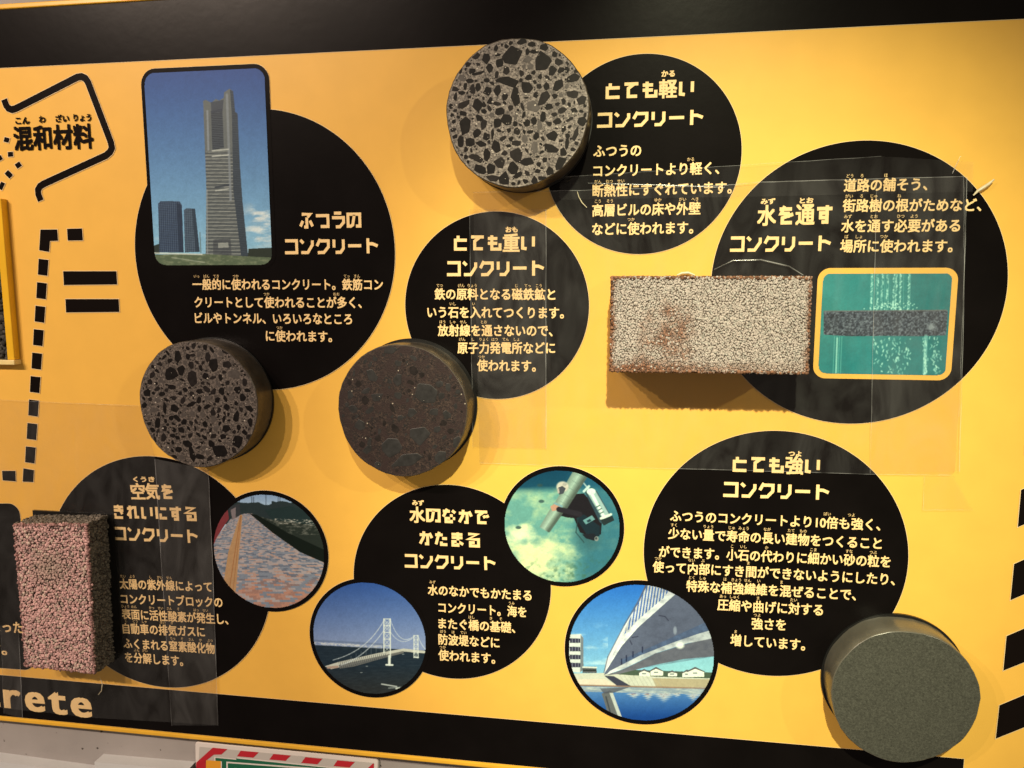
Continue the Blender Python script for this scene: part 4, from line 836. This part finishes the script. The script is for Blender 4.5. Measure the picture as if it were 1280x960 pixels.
def brick_front(s, t):
    n = len(s); a = np.array([.39, .345, .325]); c = a*rnd(n, .84, 1.10); g = rng.random(n)
    c[g < .25] = np.array([.34, .32, .30])*rnd((g < .25).sum(), .8, 1.2)
    nz = fbm(s*12, t*6, 4, 3)
    patch = np.clip(1.35-np.hypot((s-.32)/.12, (t-.62)/.26)+(nz-.5)*2.2, 0, 1)
    bot = np.clip((t-.86)/.08+(nz-.5)*1.6, 0, 1)*np.clip(1.25-s*1.1, .25, 1); left = np.clip((.035-s)/.03+(nz-.5)*1.5, 0, 1); right = np.clip((s-.965)/.03+(nz-.5), 0, 1)*.8
    low = np.clip(1.2-np.hypot((s-.22)/.14, (t-.93)/.12)+(nz-.5)*1.5, 0, 1)
    k = np.clip(np.maximum.reduce([patch*.85, bot*.95, left, right, low*.9]), 0, 1)*(rng.random(n) < .88); rust = np.array([.16, .07, .038])*rnd(n, .5, 1.6)
    return c*(1-k[:, None])+rust*k[:, None]
def brick_side(s, y, nn): n = len(s); return np.array([.15, .075, .045])*rnd(n, .4, 1.7)
def pink_front(s, t):
    n = len(s); g = rng.random(n); c = np.array([.57, .36, .345])*rnd(n, .72, 1.25)
    w = g < .16; c[w] = np.array([.50, .40, .34])*rnd(w.sum(), .8, 1.3); w = (g > .16) & (g < .26); c[w] = np.array([.30, .22, .20])*rnd(w.sum(), .6, 1.2)
    m = np.clip(1.3-np.hypot((s-.45)/.28, (t-.30)/.12), 0, 1)*.7; c = c*(1-m[:, None])+np.array([.36, .29, .24])*rnd(n, .7, 1.3)*m[:, None]; return c
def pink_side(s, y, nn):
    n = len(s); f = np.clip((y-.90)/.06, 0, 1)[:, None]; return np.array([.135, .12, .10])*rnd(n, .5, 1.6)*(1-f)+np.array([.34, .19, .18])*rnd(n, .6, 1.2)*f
HB = .062
block('permeable_brick', [P(764, 346, -HB), P(1015.5, 346, -HB), P(1010.5, 467.5, -HB), P(762.5, 465, -HB)], HB, .0017, 'rough pinkish grey brick with rust-brown stains on the right of the board', brick_front, brick_side, .5, .9, cat='brick', body_m=M['brick_body'], side_k=1.5)
HP = .036
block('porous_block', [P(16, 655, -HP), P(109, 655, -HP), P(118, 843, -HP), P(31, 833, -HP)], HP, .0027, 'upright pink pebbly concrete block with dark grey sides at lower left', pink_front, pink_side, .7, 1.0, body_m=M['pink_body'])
x_, z_ = P(43, 637); x2_, z2_ = P(143, 640)
pyd('backing_plate', [(x_, -.003, z_), (x2_, -.003, z_), (x2_, -.003, z_-.16), (x_, -.003, z_-.16), (x_, -.0001, z_), (x2_, -.0001, z_), (x2_, -.0001, z_-.16), (x_, -.0001, z_-.16)], [[0, 1, 2, 3], [4, 5, 1, 0], [5, 6, 2, 1], [6, 7, 3, 2], [7, 4, 0, 3]], M['plate'], [o for o in COL.objects if o.name == 'porous_block'][0])

# ------------------------------------------------------------------ acrylic case at the left margin
M['acrylic'] = mat('yellow_acrylic', (0.80, 0.46, 0.02), 0.2, 0.6, 0.12, 25)
M['acrylic_side'] = mat('orange_acrylic_side', (0.42, 0.15, 0.01), 0.25, 0.5)
M['lip'] = mat('pale_lip', (0.85, 0.68, 0.30), 0.3, 0.5, 0.15, 60)
case = tag(empty('specimen_case', (-.70, 0, 0)), 'yellow acrylic case with dark gravel cut off by the left edge', 'display case')
xR = (P(11, 252)[0]+P(24, 452)[0])/2; zT = P(11, 249)[1]; zBm = P(24, 449)[1]; D_ = .0085; xL = xR-.10; st = .0085
def case_part(nm, x0, x1, z0, z1, y0, y1, m, b=.0008): return box(nm, x0, x1, y0, y1, z0, z1, m, case, b)
case_part('stile', xR-st, xR, zBm, zT, -D_, 0, M['acrylic']); case_part('stile', xL, xL+st, zBm, zT, -D_, 0, M['acrylic'])
case_part('rail', xL+st+.0002, xR-st-.0002, zT-.072, zT, -D_+.0004, 0, M['acrylic']); case_part('lip', xL-.003, xR+.0012, zBm-.0052, zBm-.0001, -D_-.002, 0, M['lip'])
A, B = face_pts(xR-xL-2*st, zT-.072-zBm, .0042)
grains('gravel', np.stack([xL+st+A, rng.uniform(-.005, -.003, len(A)), zBm+B], 1), np.tile([0, -1., 0], (len(A), 1)), rng.uniform(.0018, .0034, len(A)), np.full((len(A), 1), .8), np.array([.045, .043, .036])*rnd(len(A), .4, 1.8), case)
pyd('back_panel', [(xL+st, -.0020, zBm), (xR-st, -.0020, zBm), (xR-st, -.0020, zT-.072), (xL+st, -.0020, zT-.072)], [[0, 1, 2, 3]], M['core_dark'], case)

# ------------------------------------------------------------------ clear films and tape
def film(label, pts, y, mats, edges=(), wr=.0002, cat='plastic film', name='plastic_film', step=.012):
    """clear sheet as a gently wrinkled mesh cut to the outline; edges = index pairs given pale strips that paint their glint"""
    root = tag(empty(name, (*[sum(P(*p)[0] for p in pts)/len(pts)], 0, sum(P(*p)[1] for p in pts)/len(pts))), label, cat, 'clear films taped over the board')
    q = [P(*p) for p in pts]; bm = bmesh.new(); vs = [bm.verts.new((p[0], y, p[1])) for p in q]; bm.faces.new(vs)
    xs = [p[0] for p in q]; zs = [p[1] for p in q]
    for x in np.arange(min(xs)+step, max(xs), step): bmesh.ops.bisect_plane(bm, geom=bm.verts[:]+bm.edges[:]+bm.faces[:], plane_co=(x, 0, 0), plane_no=(1, 0, 0))
    for z in np.arange(min(zs)+step, max(zs), step): bmesh.ops.bisect_plane(bm, geom=bm.verts[:]+bm.edges[:]+bm.faces[:], plane_co=(0, 0, z), plane_no=(0, 0, 1))
    for v in bm.verts: v.co.y += wr*(2*float(vnoise(np.array([v.co.x*55+3]), np.array([v.co.z*38]), 4)[0])-1)
    bmesh.ops.recalc_face_normals(bm, faces=bm.faces[:])
    me = bpy.data.meshes.new('sheet'); bm.to_mesh(me); bm.free(); me.polygons.foreach_set('use_smooth', [True]*len(me.polygons)); link('sheet', me, mats, root)
    for (i, j, w) in edges:
        a, b = Vector(q[i]), Vector(q[j]); n = 14; pl = []
        for k in range(n+1): p = a.lerp(b, k/n); pl.append((p.x+random.uniform(-1, 1)*.00025*(0 < k < n), p.y+random.uniform(-1, 1)*.00025*(0 < k < n)))
        V, F = ribbon(pl, w); pyd('sheet_edge_glint', [(v[0], y-.0006, v[1]) for v in V], F, M['film_glint'], root)
    return root
F1, F2, F3 = -.0022, -.0030, -.0038
film('large clear film over the heavy, permeable and strong concrete discs', [(592, 241), (736, 238), (905, 232), (950, 228), (1203, 221), (1204, 330), (1197, 520), (1193, 588), (1188, 593), (1100, 592), (850, 585), (600, 578)], F1, M['film'], [(0, 1, .0006), (1, 2, .0006), (2, 3, .0006), (3, 4, .0006), (4, 5, .0005), (5, 6, .0004), (8, 9, .0005), (9, 10, .0005), (10, 11, .0004)])
film('upright clear tape strip across the heavy concrete disc', [(588, 262), (683, 262), (683, 560), (592, 558)], F2, M['film'], [(0, 3, .0004), (1, 2, .0005)], name='clear_tape', cat='tape')
film('clear tape strip along the top edge of the large film', [(700, 222), (1100, 196), (1215, 203), (1214, 240), (950, 246), (700, 250)], F2, M['film_thin'], [(0, 1, .0003)], name='clear_tape', cat='tape')
film('upright clear tape strip between permeable disc text and picture', [(1000, 470), (1093, 225), (1088, 588), (1000, 584)] if False else [(1094, 226), (1206, 222), (1197, 588), (1086, 590)], F3, M['film_thin'], [(0, 3, .0004), (1, 2, .0006)], name='clear_tape', cat='tape')
film('small clear tape patch by the right margin below the large film', [(1154, 594), (1190, 594), (1214, 636), (1152, 636)], F2, M['film_thin'], [(3, 2, .0003), (0, 3, .0003)], name='clear_tape', cat='tape')
film('clear film over the air-cleaning concrete disc and the lower left corner', [(-30, 498), (60, 502), (178, 507), (196, 573), (262, 586), (268, 720), (274, 905), (120, 896), (-30, 880)], F1, M['film_dull'], [(0, 1, .0004), (1, 2, .0004), (4, 5, .0006), (5, 6, .0006)])
film('upright clear tape strip over the air-cleaning disc', [(196, 573), (262, 586), (274, 905), (217, 905)], F2, M['film_dull'], [(0, 3, .0005)], name='clear_tape', cat='tape')
film('narrow clear tape strip through the latin letter', [(4, 780), (26, 782), (31, 896), (8, 890)], F2, M['film_dull'], [(0, 3, .0003), (1, 2, .0005)], name='clear_tape', cat='tape')
# curled torn end of the tape, creases, and pale curls that paint glints
M['torn'] = mat('torn_tape_or_glint', (0.62, 0.55, 0.38), 0.35, 0.5, 0.2, 120)
def curl(name, pts, w, label, m):
    q = [P(*p) for p in pts]; bm = bmesh.new(); n = len(q); rows = []
    for k, p in enumerate(q):
        t = (Vector(q[min(k+1, n-1)])-Vector(q[max(k-1, 0)])).normalized(); nn = Vector((-t.y, t.x)); s = math.sin(math.pi*(k+.6)/(n+.4)); row = []
        for j in range(5): a = math.pi*j/4; row.append(bm.verts.new((p[0]+nn.x*math.cos(a)*w*s, -.0042-math.sin(a)*w*s*1.1, p[1]+nn.y*math.cos(a)*w*s)))
        rows.append(row)
    for k in range(n-1):
        for j in range(4): bm.faces.new((rows[k][j], rows[k+1][j], rows[k+1][j+1], rows[k][j+1]))
    bmesh.ops.recalc_face_normals(bm, faces=bm.faces[:])
    me = bpy.data.meshes.new(name); bm.to_mesh(me); bm.free(); me.polygons.foreach_set('use_smooth', [True]*len(me.polygons)); return tag(link(name, me, m), label, 'tape scrap')
curl('tape_scrap_or_glint', [(1214, 245), (1219, 240), (1226, 235.5), (1233, 231), (1240, 225)], .0015, 'curled torn tape scrap at the upper right of the permeable disc', M['torn'])
curl('tape_scrap_or_glint', [(722, 240), (724, 247), (728, 254), (734, 260)], .0005, 'thin curved pale strip painting a tape glint beside the light concrete text', M['torn'])  # white arc of glint on the tape, painted as a pale strip
curl('tape_scrap_or_glint', [(1188, 218), (1191, 211), (1195, 203), (1198, 196)], .0006, 'thin bent tape crease above the torn scrap', M['film_glint'])
curl('tape_scrap_or_glint', [(128, 845), (131, 852), (130, 861), (126, 866)], .0005, 'short curved crease in the film below the pink block', M['torn'])
curl('tape_scrap_or_glint', [(735, 229.5), (780, 231), (840, 232.5), (905, 235)], .0007, 'straight pale strip painting a film glint across the light concrete text', M['film_glint'])  # long glint line in the film, painted with the hazy material
curl('tape_scrap_or_glint', [(892, 337), (915, 326), (950, 325), (985, 333), (1003, 344)], .0008, 'arched film crease above the stained brick', M['film_glint'])

# ------------------------------------------------------------------ safety sign below the board
M['white'] = mat('sign_white', (0.74, 0.70, 0.68), 0.35, 0.4); M['red'] = mat('sign_red', (0.50, 0.020, 0.035), 0.35, 0.4)
M['green'] = mat('sign_green', (0.012, 0.13, 0.07), 0.35, 0.4); M['amber'] = mat('sign_amber', (0.80, 0.36, 0.03), 0.35, 0.4); M['grey'] = mat('sign_grey', (0.52, 0.50, 0.48), 0.4, 0.4)
SY = WY-.0035
sign = tag(empty('safety_sign', (-.40, SY, -.56)), 'white safety sign with red stripes and green panels under the board', 'sign')
def zs(pts): return [P(180+a/4, 860+b/4, SY) for a, b in pts]
q = [P(243.5, 927.5, SY), P(473, 949, SY), P(470, 1060, SY), P(246, 1040, SY)]
o = rounded(q, .004); n = len(o); a_ = grow(o, -.0008)
pyd('sign_plate', [(p[0], SY, p[1]) for p in a_]+[(p[0], SY+.001, p[1]) for p in o]+[(p[0], WY+.0005, p[1]) for p in o], [list(range(n))]+[[i, (i+1) % n, n+(i+1) % n, n+i] for i in range(n)]+[[n+i, n+(i+1) % n, 2*n+(i+1) % n, 2*n+i] for i in range(n)], M['white'], sign)
def sp(nm, pts, k, m): return poly(nm, zs(pts), SY-.0003*k, m, sign)
sp('border', [(278, 293), (1150, 374), (1140, 700), (262, 640)], 1, M['grey'])
for pts in ([(345, 297), (418, 304), (388, 331), (350, 332), (262, 400), (262, 372)], [(485, 312), (575, 320), (548, 347), (466, 340)], [(648, 328), (735, 336), (708, 363), (628, 356)], [(808, 344), (893, 352), (868, 380), (787, 373)], [(968, 360), (1055, 368), (1028, 396), (948, 389)], [(1145, 376), (1150, 376), (1148, 430), (1115, 404)], [(262, 400), (310, 362), (312, 440), (262, 480)]):
    sp('red_stripe', pts, 2, M['red'])
sp('white_panel', [(353, 341), (468, 352), (468, 344), (930, 392), (1100, 404), (1095, 700), (353, 640)], 3, M['white'])
sp('green_panel', [(360, 346), (464, 356), (464, 349), (920, 396), (1092, 410), (1090, 700), (360, 640)], 4, M['green'])
sp('white_panel', [(415, 364), (930, 401), (930, 640), (415, 640)], 5, M['white']); sp('green_panel', [(423, 371), (925, 408), (925, 640), (423, 640)], 6, M['green'])
sp('amber_panel', [(314, 357), (388, 362), (388, 640), (306, 640)], 5, M['amber']); sp('white_panel', [(388, 362), (393, 363), (393, 640), (388, 640)], 5.5, M['white'])
for pts in ([(455, 395), (468, 396), (464, 412), (452, 411)], [(700, 396), (790, 401), (790, 405), (700, 401)]): sp('white_letter', pts, 7, M['white'])

# pale ledge at the very bottom left
M['ledge'] = mat('pale_ledge', (0.62, 0.64, 0.66), 0.4, 0.4, 0.05, 20)
xs0, xs1 = P(-80, 950, -.002)[0], P(116, 950, -.002)[0]
za, zc = P(0, 952, -.002)[1], P(62, 960.5, -.002)[1]
pyd('ledge', [(P(-80, 941, -.002)[0], -.002, P(-80, 941, -.002)[1]), (P(116, 968, -.002)[0], -.002, P(116, 968, -.002)[1]), (P(116, 968, -.002)[0], -.002, -.75), (P(-80, 941, -.002)[0], -.002, -.75), (P(-80, 941, -.002)[0], WY, P(-80, 941, -.002)[1]), (P(116, 968, -.002)[0], WY, P(116, 968, -.002)[1]), (P(116, 968, -.002)[0], WY, -.75)], [[3, 2, 1, 0], [0, 1, 5, 4], [1, 2, 6, 5]], M['ledge'])['kind'] = 'structure'
c_ = [P(118, 952.5, -.002), P(235, 962.5, -.002)]
pyd('ledge', [(c_[0][0], -.002, c_[0][1]), (c_[1][0], -.002, c_[1][1]), (c_[1][0], -.002, -.75), (c_[0][0], -.002, -.75), (c_[0][0], WY, c_[0][1]), (c_[1][0], WY, c_[1][1]), (c_[0][0], WY, -.75)], [[3, 2, 1, 0], [0, 1, 5, 4], [4, 6, 3, 0]], M['ledge'])['kind'] = 'structure'
for nm_ in ('ledge', 'ledge.001'):
    bpy.data.objects[nm_]['label'] = {'ledge': 'pale bluish ledge at the bottom left corner', 'ledge.001': 'pale bluish ledge left of the safety sign'}[nm_]; bpy.data.objects[nm_]['category'] = 'ledge'

curl('tape_scrap_or_glint', [(846, 344), (852, 341.5), (860, 341), (868, 344)], .0013, 'small pale curl painting a film glint over the left part of the brick top', M['torn'])  # pale curl added to paint the glint above the brick
